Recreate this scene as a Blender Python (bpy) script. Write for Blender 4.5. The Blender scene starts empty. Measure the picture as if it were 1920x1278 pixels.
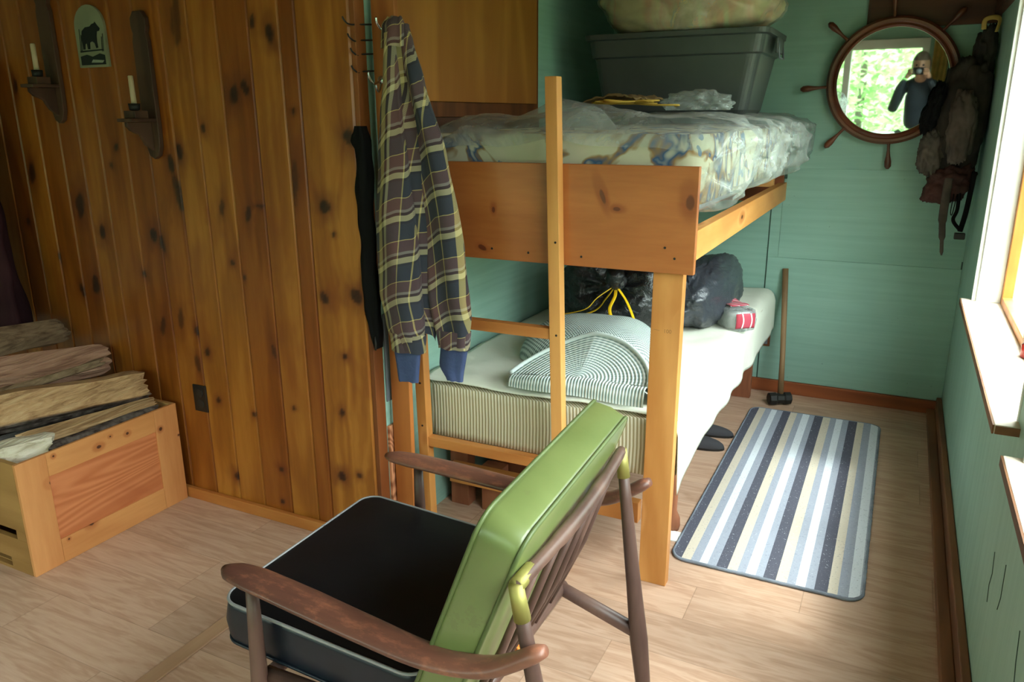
import bpy, bmesh, math, random
from mathutils import Vector, Matrix, noise
random.seed(7)
C = bpy.context.scene.collection
S = bpy.context.scene
V = Vector
PI = math.pi

# ------------------------------------------------------------------ camera, world, light, exposure
FPX = 1456.0
TH, RO, YA = [math.radians(a) for a in (16.1, 0.35, -26.4)]
H = 1.5
fwd = V((math.sin(YA)*math.cos(TH), math.cos(YA)*math.cos(TH), -math.sin(TH)))
r0 = V((math.cos(YA), -math.sin(YA), 0))
d0 = fwd.cross(r0)
rgt = math.cos(RO)*r0 + math.sin(RO)*d0
dwn = -math.sin(RO)*r0 + math.cos(RO)*d0
cd = bpy.data.cameras.new('view_camera')
cam = bpy.data.objects.new('view_camera', cd)
C.objects.link(cam)
cam.matrix_world = Matrix(((rgt.x, -dwn.x, -fwd.x, 0), (rgt.y, -dwn.y, -fwd.y, 0), (rgt.z, -dwn.z, -fwd.z, H), (0, 0, 0, 1)))
cd.sensor_width = 36
cd.lens = FPX/1920*36
cd.clip_start = 0.01
S.camera = cam

S.view_settings.view_transform = 'Standard'
S.view_settings.look = 'None'
S.view_settings.gamma = 1
S.view_settings.use_curve_mapping = False
S.view_settings.exposure = 0.72
S.cycles.use_denoising = True
S.cycles.max_bounces = 9
S.cycles.diffuse_bounces = 5
S.cycles.glossy_bounces = 4
S.cycles.transparent_max_bounces = 12
S.cycles.sample_clamp_indirect = 6

w = bpy.data.worlds.new('overcast_sky')
S.world = w
w.use_nodes = True
nt = w.node_tree
nt.nodes.clear()
wo = nt.nodes.new('ShaderNodeOutputWorld')
bg = nt.nodes.new('ShaderNodeBackground')
tc = nt.nodes.new('ShaderNodeTexCoord')
sx = nt.nodes.new('ShaderNodeSeparateXYZ')
mr = nt.nodes.new('ShaderNodeMapRange')
cr = nt.nodes.new('ShaderNodeValToRGB')
nt.links.new(tc.outputs['Generated'], sx.inputs[0])
nt.links.new(sx.outputs['Z'], mr.inputs['Value'])
mr.inputs['From Min'].default_value = -1
mr.inputs['From Max'].default_value = 1
nt.links.new(mr.outputs[0], cr.inputs[0])
cr.color_ramp.elements[0].position = 0.50
cr.color_ramp.elements[0].color = (0.10, 0.12, 0.08, 1)
cr.color_ramp.elements[1].position = 0.80
cr.color_ramp.elements[1].color = (0.95, 0.98, 1.0, 1)
nt.links.new(cr.outputs[0], bg.inputs[0])
bg.inputs[1].default_value = 13.0
nt.links.new(bg.outputs[0], wo.inputs[0])

def portal(name, loc, rot, sx_, sy_):
    l = bpy.data.lights.new(name, 'AREA')
    l.shape = 'RECTANGLE'; l.size = sx_; l.size_y = sy_
    l.cycles.is_portal = True
    o = bpy.data.objects.new(name, l); C.objects.link(o)
    o.location = loc; o.rotation_euler = rot
W1Y0, W1Y1, WZ0, WZ1 = 2.06, 3.45, 0.80, 2.05      # window over the long sill
W2Y0, W2Y1 = 0.25, 1.80                             # nearer window in the same wall
RWZ = (0.80, 1.68)                                  # windows behind the photographer
portal('window_portal', (0.44, (W1Y0+W1Y1)/2, (WZ0+WZ1)/2), (0, PI/2, 0), WZ1-WZ0, W1Y1-W1Y0)
portal('window_portal', (0.44, (W2Y0+W2Y1)/2, (WZ0+WZ1)/2), (0, PI/2, 0), WZ1-WZ0, W2Y1-W2Y0)
portal('window_portal', (-0.72, -1.33, 1.24), (PI/2, 0, 0), 1.45, 0.9)
portal('window_portal', (-2.65, -1.33, 1.24), (PI/2, 0, 0), 1.3, 0.9)
sl = bpy.data.lights.new('hazy_sun', 'SUN'); sl.energy = 2.6; sl.angle = math.radians(9); sl.color = (1.0, 0.99, 0.97)
so_ = bpy.data.objects.new('hazy_sun', sl); C.objects.link(so_)
so_.rotation_euler = V((-0.42, 0.05, -1.0)).to_track_quat('-Z', 'Y').to_euler()

# ------------------------------------------------------------------ material helpers
def lin(c):
    return tuple(((x/255.0)/12.92 if x/255.0 <= 0.04045 else ((x/255.0+0.055)/1.055)**2.4) for x in c) + (1,)
class NT:
    def __init__(s, name):
        s.m = bpy.data.materials.new(name); s.m.use_nodes = True
        s.t = s.m.node_tree; s.b = s.t.nodes['Principled BSDF']; s.out = s.t.nodes['Material Output']
    def n(s, typ, **kw):
        x = s.t.nodes.new('ShaderNode'+typ)
        for k, v in kw.items():
            if k.startswith('i_'):
                key = k[2:]
                key = int(key) if key.isdigit() else key.replace('_', ' ')
                if hasattr(v, 'bl_rna') or isinstance(v, bpy.types.NodeSocket): s.t.links.new(v, x.inputs[key])
                else: x.inputs[key].default_value = v
            else: setattr(x, k, v)
        return x
    def l(s, a, b): s.t.links.new(a, b)
    def set(s, **kw):
        for k, v in kw.items():
            k = k.replace('_', ' ')
            if isinstance(v, bpy.types.NodeSocket): s.l(v, s.b.inputs[k])
            else: s.b.inputs[k].default_value = v
    def math(s, op, a, b=0.0, c=0.0):
        x = s.t.nodes.new('ShaderNodeMath'); x.operation = op
        for i, v in enumerate((a, b, c)):
            if isinstance(v, bpy.types.NodeSocket): s.l(v, x.inputs[i])
            else: x.inputs[i].default_value = v
        return x.outputs[0]
    def mix(s, f, a, b, blend='MIX'):
        x = s.t.nodes.new('ShaderNodeMixRGB'); x.blend_type = blend
        for i, v in enumerate((f, a, b)):
            if isinstance(v, bpy.types.NodeSocket): s.l(v, x.inputs[i])
            else: x.inputs[i].default_value = v
        return x.outputs[0]
    def ramp(s, f, stops, interp='LINEAR'):
        x = s.t.nodes.new('ShaderNodeValToRGB'); x.color_ramp.interpolation = interp
        e = x.color_ramp.elements
        while len(e) > 1: e.remove(e[-1])
        e[0].position = stops[0][0]; e[0].color = stops[0][1]
        for p, c in stops[1:]:
            q = e.new(p); q.color = c
        s.l(f, x.inputs[0]); return x.outputs[0]
    def coord(s, scale=(1, 1, 1), kind='Object', rnd=True):
        t = s.n('TexCoord')
        o = t.outputs[kind]
        if rnd:
            oi = s.n('ObjectInfo')
            mu = s.n('VectorMath', operation='SCALE', i_0=(13.1, 7.7, 5.3)); s.l(oi.outputs['Random'], mu.inputs['Scale'])
            ad = s.n('VectorMath', operation='ADD'); s.l(o, ad.inputs[0]); s.l(mu.outputs[0], ad.inputs[1]); o = ad.outputs[0]
        mp = s.n('VectorMath', operation='MULTIPLY', i_1=scale); s.l(o, mp.inputs[0])
        return mp.outputs[0]
    def noise(s, vec, scale=5, detail=3, rough=0.5, dist=0.0):
        x = s.n('TexNoise', i_Scale=scale, i_Detail=detail, i_Roughness=rough, i_Distortion=dist); s.l(vec, x.inputs['Vector'])
        return x.outputs['Fac']
    def bump(s, h, strength=0.3, dist=0.01):
        x = s.n('Bump', i_Strength=strength, i_Distance=dist); s.l(h, x.inputs['Height']); s.l(x.outputs[0], s.b.inputs['Normal'])

def plain(name, col, rough=0.5, metal=0.0, spec=0.5, bump=None, var=0.06, coat=0.0):
    m = NT(name); c = lin(col)
    co = m.coord()
    f = m.noise(co, 9, 4)
    a = tuple(max(0, x*(1-var*3)) for x in c[:3])+(1,); b = tuple(min(1, x*(1+var*3)) for x in c[:3])+(1,)
    m.set(Base_Color=m.ramp(f, [(0.25, a), (0.75, b)]), Roughness=rough, Metallic=metal, Specular_IOR_Level=spec, Coat_Weight=coat)
    if bump: m.bump(m.noise(co, bump[0], 4), bump[1], 0.004)
    return m.m

def wood(name, c1, c2, axis='X', rough=0.5, knots=0.6, ring=7.0, spec=0.4, dark=(58, 28, 12), kscale=5.0, coat=0.0, fine=0.35, spots=(), plane=('X', 'Z')):
    m = NT(name)
    st = {'X': (0.12, 1, 1), 'Y': (1, 0.12, 1), 'Z': (1, 1, 0.12)}[axis]
    kst = {'X': (0.45, 1, 1), 'Y': (1, 0.45, 1), 'Z': (1, 1, 0.45)}[axis]
    co = m.coord(st); kc = m.coord(kst)
    vo = m.n('TexVoronoi', i_Scale=kscale); m.l(kc, vo.inputs['Vector'])
    wn = m.n('TexWhiteNoise'); m.l(vo.outputs['Position'], wn.inputs['Vector'])
    on = m.math('GREATER_THAN', wn.outputs['Value'], 1.0-knots)
    dd = m.math('ADD', vo.outputs['Distance'], m.math('MULTIPLY', m.math('SUBTRACT', m.noise(kc, 14, 2), 0.5), 0.10))
    halo = m.math('MULTIPLY', on, m.math('SUBTRACT', 1.0, m.n('MapRange', interpolation_type='SMOOTHSTEP', i_0=dd, i_1=0.03, i_2=0.30).outputs[0]))
    core = m.math('MULTIPLY', on, m.math('SUBTRACT', 1.0, m.n('MapRange', i_0=dd, i_1=0.035, i_2=0.075).outputs[0]))
    if spots:
        raw = m.coord(rnd=False); sp = m.n('SeparateXYZ'); m.l(raw, sp.inputs[0]); wob = m.math('MULTIPLY', m.math('SUBTRACT', m.noise(raw, 30, 3), 0.5), 0.9)
        for (a0, b0, ra, rb, tilt) in spots:
            da = m.math('SUBTRACT', sp.outputs[plane[0]], a0); db = m.math('SUBTRACT', sp.outputs[plane[1]], b0)
            da = m.math('ADD', da, m.math('MULTIPLY', db, tilt))
            r_ = m.math('SQRT', m.math('ADD', m.math('POWER', m.math('ABSOLUTE', m.math('DIVIDE', da, ra)), 2.0), m.math('POWER', m.math('ABSOLUTE', m.math('DIVIDE', db, rb)), 2.0)))
            r_ = m.math('ADD', r_, wob)
            core = m.math('MAXIMUM', core, m.math('SUBTRACT', 1.0, m.n('MapRange', i_0=r_, i_1=0.8, i_2=1.15).outputs[0]))
            halo = m.math('MAXIMUM', halo, m.math('SUBTRACT', 1.0, m.n('MapRange', interpolation_type='SMOOTHSTEP', i_0=r_, i_1=0.8, i_2=4.0).outputs[0]))
    big = m.noise(co, 3.0, 3, 0.5, 0.6)
    ph = m.math('MULTIPLY', m.math('ADD', big, m.math('MULTIPLY', halo, 0.25)), ring*6.0)
    rg = m.math('ADD', m.math('MULTIPLY', m.math('SINE', ph), 0.5), 0.5)
    fn = m.noise(co, 60, 3, 0.6)
    g = m.math('ADD', m.math('MULTIPLY', rg, 1-fine), m.math('MULTIPLY', fn, fine))
    col = m.ramp(g, [(0.15, lin(c1)), (0.85, lin(c2))])
    if name == 'worn_walnut_arm': col = m.mix(m.math('MULTIPLY', m.n('MapRange', i_0=m.noise(m.coord((1, 2.5, 2.5)), 16, 5, .7), i_1=.5, i_2=.68).outputs[0], .6), col, lin((160, 100, 74)))
    col = m.mix(m.math('MULTIPLY', halo, 0.45), col, lin((int(c1[0]*0.8), int(c1[1]*0.55), int(c1[2]*0.5))))
    pt = m.n('MapRange', interpolation_type='SMOOTHSTEP', i_0=m.noise(kc, 3.2, 3, .5, .8), i_1=.5, i_2=.72).outputs[0]
    col = m.mix(m.math('MULTIPLY', pt, 0.35), col, lin((int(c1[0]*.82), int(c1[1]*.66), int(c1[2]*.55))))
    col = m.mix(m.math('MULTIPLY', core, 0.9), col, lin(dark))
    m.set(Base_Color=col, Roughness=rough, Specular_IOR_Level=spec, Coat_Weight=coat, Coat_Roughness=0.25)
    m.bump(m.math('SUBTRACT', fn, m.math('MULTIPLY', core, 0.7)), 0.12, 0.003)
    return m.m

# ------------------------------------------------------------------ mesh helpers
class MB:
    def __init__(s): s.v = []; s.f = []; s.uv = {}; s.mi = []; s.m = 0
    def add(s, vs, fs, uvs=None):
        b = len(s.v); s.v += [V(p) for p in vs]
        for k, f in enumerate(fs):
            if uvs: s.uv[len(s.f)] = [uvs[i] for i in f]
            s.f.append([i+b for i in f]); s.mi.append(s.m)
        return s
    def box(s, x0, x1, y0, y1, z0, z1):
        return s.add([(x0, y0, z0), (x1, y0, z0), (x1, y1, z0), (x0, y1, z0), (x0, y0, z1), (x1, y0, z1), (x1, y1, z1), (x0, y1, z1)],
                     [(0, 3, 2, 1), (4, 5, 6, 7), (0, 1, 5, 4), (1, 2, 6, 5), (2, 3, 7, 6), (3, 0, 4, 7)])
    def obox(s, a, b, wd, dp, up=(0, 0, 1), w2=None, d2=None):
        a, b = V(a), V(b); t = (b-a).normalized(); u = V(up)
        if abs(t.dot(u)) > 0.98: u = V((0, 1, 0))
        x = t.cross(u).normalized(); y = x.cross(t).normalized()
        w2 = wd if w2 is None else w2; d2 = dp if d2 is None else d2
        vs = []
        for p, ww, dd in ((a, wd, dp), (b, w2, d2)):
            for sx_, sy_ in ((-1, -1), (1, -1), (1, 1), (-1, 1)): vs.append(p+x*sx_*ww/2+y*sy_*dd/2)
        return s.add(vs, [(0, 1, 2, 3), (7, 6, 5, 4), (0, 4, 5, 1), (1, 5, 6, 2), (2, 6, 7, 3), (3, 7, 4, 0)])
    def tube(s, pts, rad, n=12, closed=False, caps=True, sq=None, up=None):
        pts = [V(p) for p in pts]; m = len(pts)
        if not hasattr(rad, '__len__'): rad = [rad]*m
        vs = []; fs = []
        prev = None
        for i, p in enumerate(pts):
            if closed: t = pts[(i+1) % m]-pts[i-1]
            else: t = pts[min(i+1, m-1)]-pts[max(i-1, 0)]
            t.normalize()
            if prev is None:
                u = V(up) if up else (V((0, 0, 1)) if abs(t.z) < 0.9 else V((1, 0, 0)))
                x = t.cross(u).normalized()
            else: x = (prev-t*prev.dot(t)).normalized()
            prev = x; y = t.cross(x)
            r = rad[i]; rx, ry = (r if hasattr(r, '__len__') else (r, r))
            for k in range(n):
                a = 2*PI*k/n
                vs.append(p+x*math.cos(a)*rx+y*math.sin(a)*ry)
        mm = m if closed else m-1
        for i in range(mm):
            for k in range(n):
                a, b = i*n+k, i*n+(k+1) % n; c, d = ((i+1) % m)*n+(k+1) % n, ((i+1) % m)*n+k
                fs.append((a, b, c, d))
        if caps and not closed:
            fs.append(tuple(range(n))[::-1]); fs.append(tuple(range((m-1)*n, m*n)))
        return s.add(vs, fs)
    def lathe(s, a, b, prof, n=20):
        a, b = V(a), V(b)
        return s.tube([a.lerp(b, t) for t, r in prof], [r for t, r in prof], n)
    def grid(s, fn, nu, nv, closed_u=False, uv=None):
        vs = []; us = []
        cu = nu if closed_u else nu+1
        for j in range(nv+1):
            for i in range(cu):
                vs.append(fn(i/nu, j/nv)); us.append(uv(i/nu, j/nv) if uv else (i/nu, j/nv))
        fs = []
        for j in range(nv):
            for i in range(nu):
                fs.append((j*cu+i, j*cu+(i+1) % cu, (j+1)*cu+(i+1) % cu, (j+1)*cu+i))
        return s.add(vs, fs, us)
    def prism(s, poly, o, ax, ay, az, th):
        o, ax, ay, az = V(o), V(ax), V(ay), V(az); n = len(poly)
        vs = [o+ax*p[0]+ay*p[1] for p in poly]+[o+ax*p[0]+ay*p[1]+az*th for p in poly]
        fs = [tuple(range(n))[::-1], tuple(range(n, 2*n))]
        for i in range(n): fs.append((i, (i+1) % n, n+(i+1) % n, n+i))
        return s.add(vs, fs)
    def obj(s, name, mat, parent=None, smooth=False, bevel=0, subsurf=0, solid=0, origin=None, fix=True):
        if parent is not None: off = parent_loc(parent)
        elif origin: off = V(origin)
        else:
            xs = [p.x for p in s.v]; ys = [p.y for p in s.v]; zs = [p.z for p in s.v]
            off = V(((min(xs)+max(xs))/2, (min(ys)+max(ys))/2, min(zs)))
        me = bpy.data.meshes.new(name)
        own = V((0, 0, 0))
        me.from_pydata([tuple(p-off) for p in s.v], [], s.f)
        if s.uv:
            ul = me.uv_layers.new(name='UVMap')
            for pi, p in enumerate(me.polygons):
                if pi in s.uv:
                    for k, li in enumerate(p.loop_indices): ul.data[li].uv = s.uv[pi][k]
        mats = mat if isinstance(mat, (list, tuple)) else [mat]
        for x in mats: me.materials.append(x)
        if len(mats) > 1:
            for p, k in zip(me.polygons, s.mi): p.material_index = k
        if fix:
            bm = bmesh.new(); bm.from_mesh(me); bmesh.ops.recalc_face_normals(bm, faces=bm.faces); bm.to_mesh(me); bm.free()
        if smooth:
            for p in me.polygons: p.use_smooth = True
        o = bpy.data.objects.new(name, me); C.objects.link(o)
        if parent is not None: o.parent = parent
        else: o.location = off
        if bevel:
            b = o.modifiers.new('bevel', 'BEVEL'); b.width = bevel; b.segments = 2; b.limit_method = 'ANGLE'; b.angle_limit = 0.6
        if solid:
            q = o.modifiers.new('solid', 'SOLIDIFY'); q.thickness = solid; q.offset = 0
        if subsurf:
            q = o.modifiers.new('sub', 'SUBSURF'); q.levels = subsurf; q.render_levels = subsurf
        return o
def parent_loc(p):
    l = V(p.location)
    while p.parent is not None: p = p.parent; l += V(p.location)
    return l
def tag(o, label, cat, group=None):
    o['label'] = label; o['category'] = cat
    if group: o['group'] = group
    return o
def thing(name, label, cat, loc, group=None):
    o = bpy.data.objects.new(name, None); C.objects.link(o); o.location = loc; o.empty_display_size = 0.05
    return tag(o, label, cat, group)
def struct(o, label=None):
    o['kind'] = 'structure'
    return o
def nz(x, y=0.0, z=0.0): return noise.noise(V((x, y, z)))
def interp(tbl, t):
    if t <= tbl[0][0]: return tbl[0][1]
    for (a, x), (b, y) in zip(tbl, tbl[1:]):
        if t <= b:
            k = (t-a)/(b-a); k = k*k*(3-2*k)*0.5+k*0.5
            return x+(y-x)*k
    return tbl[-1][1]
def catmull(pts, n=8):
    P = [V(p) for p in pts]; P = [P[0]*2-P[1]]+P+[P[-1]*2-P[-2]]; out = []
    for i in range(1, len(P)-2):
        for k in range(n):
            t = k/n; a, b, c, d = P[i-1:i+3]
            out.append(0.5*((2*b)+(c-a)*t+(2*a-5*b+4*c-d)*t*t+(3*b-a-3*c+d)*t**3))
    out.append(P[-2]); return out
def cushion(mb, o, ax, ay, az, lx, ly, th, r=0.03, puff=0.015, n=8, k=9, uvs=None):
    """box cushion: centre-bottom o, unit axes; rounded plan, puffed faces"""
    o, ax, ay, az = V(o), V(ax), V(ay), V(az)
    def outline(inset, rr):
        pts = []
        hx, hy = lx/2-inset, ly/2-inset; rr = max(0.002, min(rr, hx, hy))
        for q, (sx_, sy_) in enumerate(((1, 1), (-1, 1), (-1, -1), (1, -1))):
            for i in range(n+1):
                a = PI/2*q+PI/2*i/n
                pts.append((sx_*(hx-rr)+rr*math.cos(a), sy_*(hy-rr)+rr*math.sin(a)))
            nx_, ny_ = ((-1, 1), (-1, -1), (1, -1), (1, 1))[q]
            # straight subdivision to the next corner
            a0 = pts[-1]; b0 = (nx_*(hx-rr)+rr*math.cos(PI/2*(q+1)), ny_*(hy-rr)+rr*math.sin(PI/2*(q+1)))
            for i in range(1, k): pts.append((a0[0]+(b0[0]-a0[0])*i/k, a0[1]+(b0[1]-a0[1])*i/k))
        return pts
    rings = []
    mn = min(lx, ly)/2
    ins = [mn*0.98, mn*0.8, mn*0.55, mn*0.3, mn*0.12, 0.02, 0.006, 0.0]
    for q in ins: rings.append((outline(q, r), -puff*min(1, (q/mn)*2.2)))
    for t in (0.15, 0.5, 0.85): rings.append((outline(-puff*0.4*math.sin(PI*t), r), th*t))
    for q in ins[::-1]: rings.append((outline(q, r), th+puff*min(1, (q/mn)*2.2)))
    m = len(rings[0][0]); vs = []; fs = []
    for pts, z in rings:
        for p in pts: vs.append(o+ax*p[0]+ay*p[1]+az*z)
    for i in range(len(rings)-1):
        for j in range(m): fs.append((i*m+j, i*m+(j+1) % m, (i+1)*m+(j+1) % m, (i+1)*m+j))
    fs.append(tuple(range(m))[::-1]); fs.append(tuple(range((len(rings)-1)*m, len(rings)*m)))
    mb.add(vs, fs)
    loop = lambda z, ex=0.001: [o+ax*p[0]+ay*p[1]+az*z for p in outline(-ex, r)]
    return loop

# ------------------------------------------------------------------ materials
def teal(name, axis):
    m = NT(name)
    co = m.coord(rnd=False)
    st = m.coord({'H': (0.6, 0.6, 14), 'V': (9, 9, 0.5)}[axis], rnd=False)
    n1 = m.noise(co, 1.6, 4); n2 = m.noise(st, 3.0, 4)
    f = m.math('ADD', m.math('MULTIPLY', n1, 0.5), m.math('MULTIPLY', n2, 0.5))
    col = m.ramp(f, [(0.3, lin((132, 168, 154))), (0.5, lin((144, 180, 166))), (0.72, lin((156, 192, 178)))])
    sc = m.noise(m.coord((1, 1, 1), rnd=False), 38, 2, 0.5)
    col = m.mix(m.math('MULTIPLY', m.math('GREATER_THAN', sc, 0.76), 0.4), col, lin((96, 118, 108)))
    m.set(Base_Color=col, Roughness=0.62, Specular_IOR_Level=0.3)
    m.bump(n2, 0.06, 0.004)
    return m.m
M_teal = teal('teal_paint_brushed', 'H')
M_tealV = teal('teal_paint_streaked', 'V')
M_ceil = wood('ceiling_boards', (120, 84, 48), (150, 110, 66), 'X', 0.7, 0.4)
M_white = plain('white_trim_paint', (228, 228, 224), 0.5, var=0.03)
M_sill = plain('sill_cream_paint', (222, 208, 188), 0.55, var=0.05)
M_silled = wood('sill_raw_edge', (96, 62, 38), (126, 86, 54), 'Y', 0.7, 0.2)
M_orangewood = wood('varnished_sash_wood', (186, 116, 50), (212, 142, 68), 'Z', 0.45, 0.1)
M_post = wood('spruce_stud_wood', (190, 126, 62), (218, 156, 88), 'Z', 0.5, 0.35, ring=4, kscale=7)
M_postx = wood('spruce_rung_wood', (176, 108, 50), (204, 138, 74), 'X', 0.5, 0.3, ring=4)
M_posty = wood('spruce_rail_wood', (196, 134, 68), (224, 164, 96), 'Y', 0.5, 0.35, ring=4, kscale=6)
M_board = wood('wide_pine_board', (156, 86, 40), (180, 108, 56), 'X', 0.42, 0.0, ring=2.4, kscale=3.2, coat=0.15, fine=0.6, dark=(96, 44, 26), spots=((.224, 1.272, .007, .024, .35), (-.143, 1.215, .006, .010, 0), (.487, 1.262, .012, .022, 0), (-.185, 1.09, .014, .010, .6), (.27, 1.235, .012, .006, 0), (-.36, 1.15, .012, .02, 0)))
M_dark = wood('dark_stained_wood', (66, 38, 24), (88, 52, 32), 'X', 0.6, 0.2)
M_base = wood('baseboard_red_stain', (128, 66, 34), (156, 84, 46), 'X', 0.55, 0.2)
M_baseR = wood('baseboard_brown_stain', (104, 66, 42), (134, 88, 56), 'Y', 0.6, 0.2)
M_redleg = wood('reddish_block_wood', (132, 78, 52), (158, 98, 68), 'Z', 0.6, 0.3)
M_ply = wood('plywood_panel', (150, 92, 36), (168, 110, 46), 'Z', 0.45, 0.0, ring=4.5, fine=0.3, coat=0.2)
M_trimdk = wood('brown_door_casing', (88, 48, 22), (112, 64, 30), 'Z', 0.5, 0.1)
M_jamb = wood('reddish_stained_post', (150, 82, 34), (184, 112, 54), 'Z', 0.45, 0.25, ring=4)
M_crate = wood('crate_pine', (190, 122, 66), (214, 150, 90), 'Y', 0.6, 0.0, ring=2.5, fine=.6, spots=((-.023, .364, .009, .006, 0), (.096, .371, .006, .005, 0), (-.213, .308, .009, .008, 0), (-.098, .099, .013, .012, 0), (.239, .335, .007, .007, 0), (.026, .385, .004, .003, 0), (.318, .28, .006, .005, 0), (-.191, .396, .004, .004, 0), (-.189, .078, .004, .004, 0)), plane=('Y', 'Z'))
M_cratez = wood('crate_pine_stile', (192, 122, 68), (216, 152, 94), 'Z', 0.6, 0.0, ring=2.5, fine=.6, spots=((-.023, .364, .009, .006, 0), (.096, .371, .006, .005, 0), (-.213, .308, .009, .008, 0), (-.098, .099, .013, .012, 0), (.239, .335, .007, .007, 0), (.026, .385, .004, .003, 0), (.318, .28, .006, .005, 0), (-.191, .396, .004, .004, 0), (-.189, .078, .004, .004, 0)), plane=('Y', 'Z'))
M_cratep = wood('crate_fir_plywood', (184, 104, 60), (208, 130, 82), 'Y', 0.6, 0.0, ring=26, fine=0.45)
M_cratee = wood('crate_end_boards', (150, 108, 58), (176, 132, 78), 'X', 0.65, 0.5, ring=4)
M_chairw = wood('worn_walnut_arm', (84, 52, 44), (126, 80, 62), 'X', 0.42, 0.0, ring=5, fine=0.5, coat=0.15)
M_chairf = wood('walnut_spindle_wood', (74, 52, 46), (104, 76, 66), 'Z', 0.42, 0.0, ring=5, fine=0.5)
M_black = plain('black_vinyl', (13, 14, 17), 0.5, spec=0.28, bump=(40, 0.08), var=0.1)
M_bluesheen = plain('black_vinyl_blue_sheen', (18, 26, 37), 0.4, spec=0.42, bump=(30, 0.06), var=0.12)  # black vinyl with the rear window's blue reflection put into its colour
M_piping = plain('pale_worn_piping', (150, 148, 150), 0.5)
M_gpiping = plain('green_vinyl_piping', (84, 96, 54), 0.45)
M_brass = plain('tarnished_brass', (150, 140, 76), 0.5, metal=0.5, bump=(60, 0.1))
M_chrome = plain('chrome', (200, 205, 205), 0.12, metal=1.0)
M_iron = plain('dark_iron', (42, 40, 38), 0.55, metal=0.4, bump=(60, 0.2))
M_blackcloth = plain('black_cloth', (16, 15, 15), 0.85, spec=0.15, bump=(50, 0.3))
M_blackplast = plain('black_plastic', (20, 19, 18), 0.4)
M_tote = plain('grey_tote_plastic', (66, 70, 70), 0.42, bump=(90, 0.08), var=0.03)
M_sconce = wood('sconce_dark_walnut', (64, 42, 30), (84, 58, 42), 'Z', 0.6, 0.0)
M_candle = plain('candle_wax', (190, 172, 140), 0.5)
M_blueweb = plain('pale_blue_fabric', (122, 146, 184), 0.85, bump=(90, 0.3))
M_orange = plain('torn_orange_foam', (210, 118, 44), 0.9, bump=(40, 0.5))
M_greymetal = plain('grey_painted_metal', (120, 126, 134), 0.5, metal=0.3)
M_tube = plain('enamelled_steel_tube', (150, 160, 172), 0.35, metal=0.2)
M_jean = plain('blue_denim_lining', (62, 76, 116), 0.85, bump=(120, 0.3), var=0.1)
M_slipper = plain('dark_grey_felt', (54, 52, 56), 0.9, bump=(60, 0.4))
M_floorM = None

def green_vinyl():
    m = NT('olive_green_vinyl'); co = m.coord()
    n1 = m.noise(co, 5, 4); n2 = m.noise(co, 26, 3, 0.6)
    col = m.ramp(n1, [(0.3, lin((94, 106, 58))), (0.7, lin((112, 122, 72)))])
    wear = m.math('MULTIPLY', m.math('GREATER_THAN', m.noise(m.coord((1, 1, 1)), 8, 5, 0.7), 0.63), 0.35)
    col = m.mix(wear, col, lin((96, 98, 60)))
    m.set(Base_Color=col, Roughness=0.3, Specular_IOR_Level=0.6)
    m.bump(n2, 0.1, 0.004); return m.m
M_green = green_vinyl()

def floor_mat():
    m = NT('oak_laminate'); t = m.n('TexCoord'); sp = m.n('SeparateXYZ'); m.l(t.outputs['Object'], sp.inputs[0])
    W, L = 0.19, 1.21
    row = m.math('FLOOR', m.math('DIVIDE', sp.outputs['Y'], W))
    wn = m.n('TexWhiteNoise', noise_dimensions='1D'); m.l(row, wn.inputs['W'])
    xs = m.math('ADD', m.math('DIVIDE', sp.outputs['X'], L), wn.outputs['Value'])
    colm = m.math('FLOOR', xs)
    cmb = m.n('CombineXYZ'); m.l(row, cmb.inputs[0]); m.l(colm, cmb.inputs[1])
    wn2 = m.n('TexWhiteNoise', noise_dimensions='3D'); m.l(cmb.outputs[0], wn2.inputs['Vector'])
    fy = m.math('FRACT', m.math('DIVIDE', sp.outputs['Y'], W)); fx = m.math('FRACT', xs)
    ey = m.math('LESS_THAN', m.math('ABSOLUTE', m.math('SUBTRACT', fy, 0.0)), 0.012)
    ex = m.math('LESS_THAN', fx, 0.0022)
    edge = m.math('MAXIMUM', ey, ex)
    off = m.n('VectorMath', operation='SCALE', i_0=(3.1, 9.0, 4.0)); m.l(wn2.outputs['Value'], off.inputs['Scale'])
    ad = m.n('VectorMath', operation='ADD'); m.l(t.outputs['Object'], ad.inputs[0]); m.l(off.outputs[0], ad.inputs[1])
    mp = m.n('VectorMath', operation='MULTIPLY', i_1=(1.3, 9, 1)); m.l(ad.outputs[0], mp.inputs[0])
    n1 = m.noise(mp.outputs[0], 1.8, 4, 0.55, 0.8)
    rg = m.math('ADD', m.math('MULTIPLY', m.math('SINE', m.math('MULTIPLY', n1, 26.0)), 0.5), 0.5)
    mp2 = m.n('VectorMath', operation='MULTIPLY', i_1=(3, 40, 1)); m.l(ad.outputs[0], mp2.inputs[0])
    n2 = m.noise(mp2.outputs[0], 2.5, 4, 0.6)
    g = m.math('ADD', m.math('MULTIPLY', rg, 0.28), m.math('MULTIPLY', n2, 0.72))
    col = m.ramp(g, [(0.2, lin((170, 134, 112))), (0.5, lin((188, 154, 132))), (0.8, lin((200, 168, 148)))])
    tone = m.ramp(wn2.outputs['Value'], [(0, (0.86, 0.84, 0.82, 1)), (1, (1.08, 1.05, 1.02, 1))])
    col = m.mix(1.0, col, tone, 'MULTIPLY')
    col = m.mix(m.math('MULTIPLY', edge, 0.35), col, lin((90, 62, 40)))
    m.set(Base_Color=col, Roughness=0.42, Specular_IOR_Level=0.4); m.bump(n2, 0.05, 0.003)
    return m.m
M_floor = floor_mat()

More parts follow.
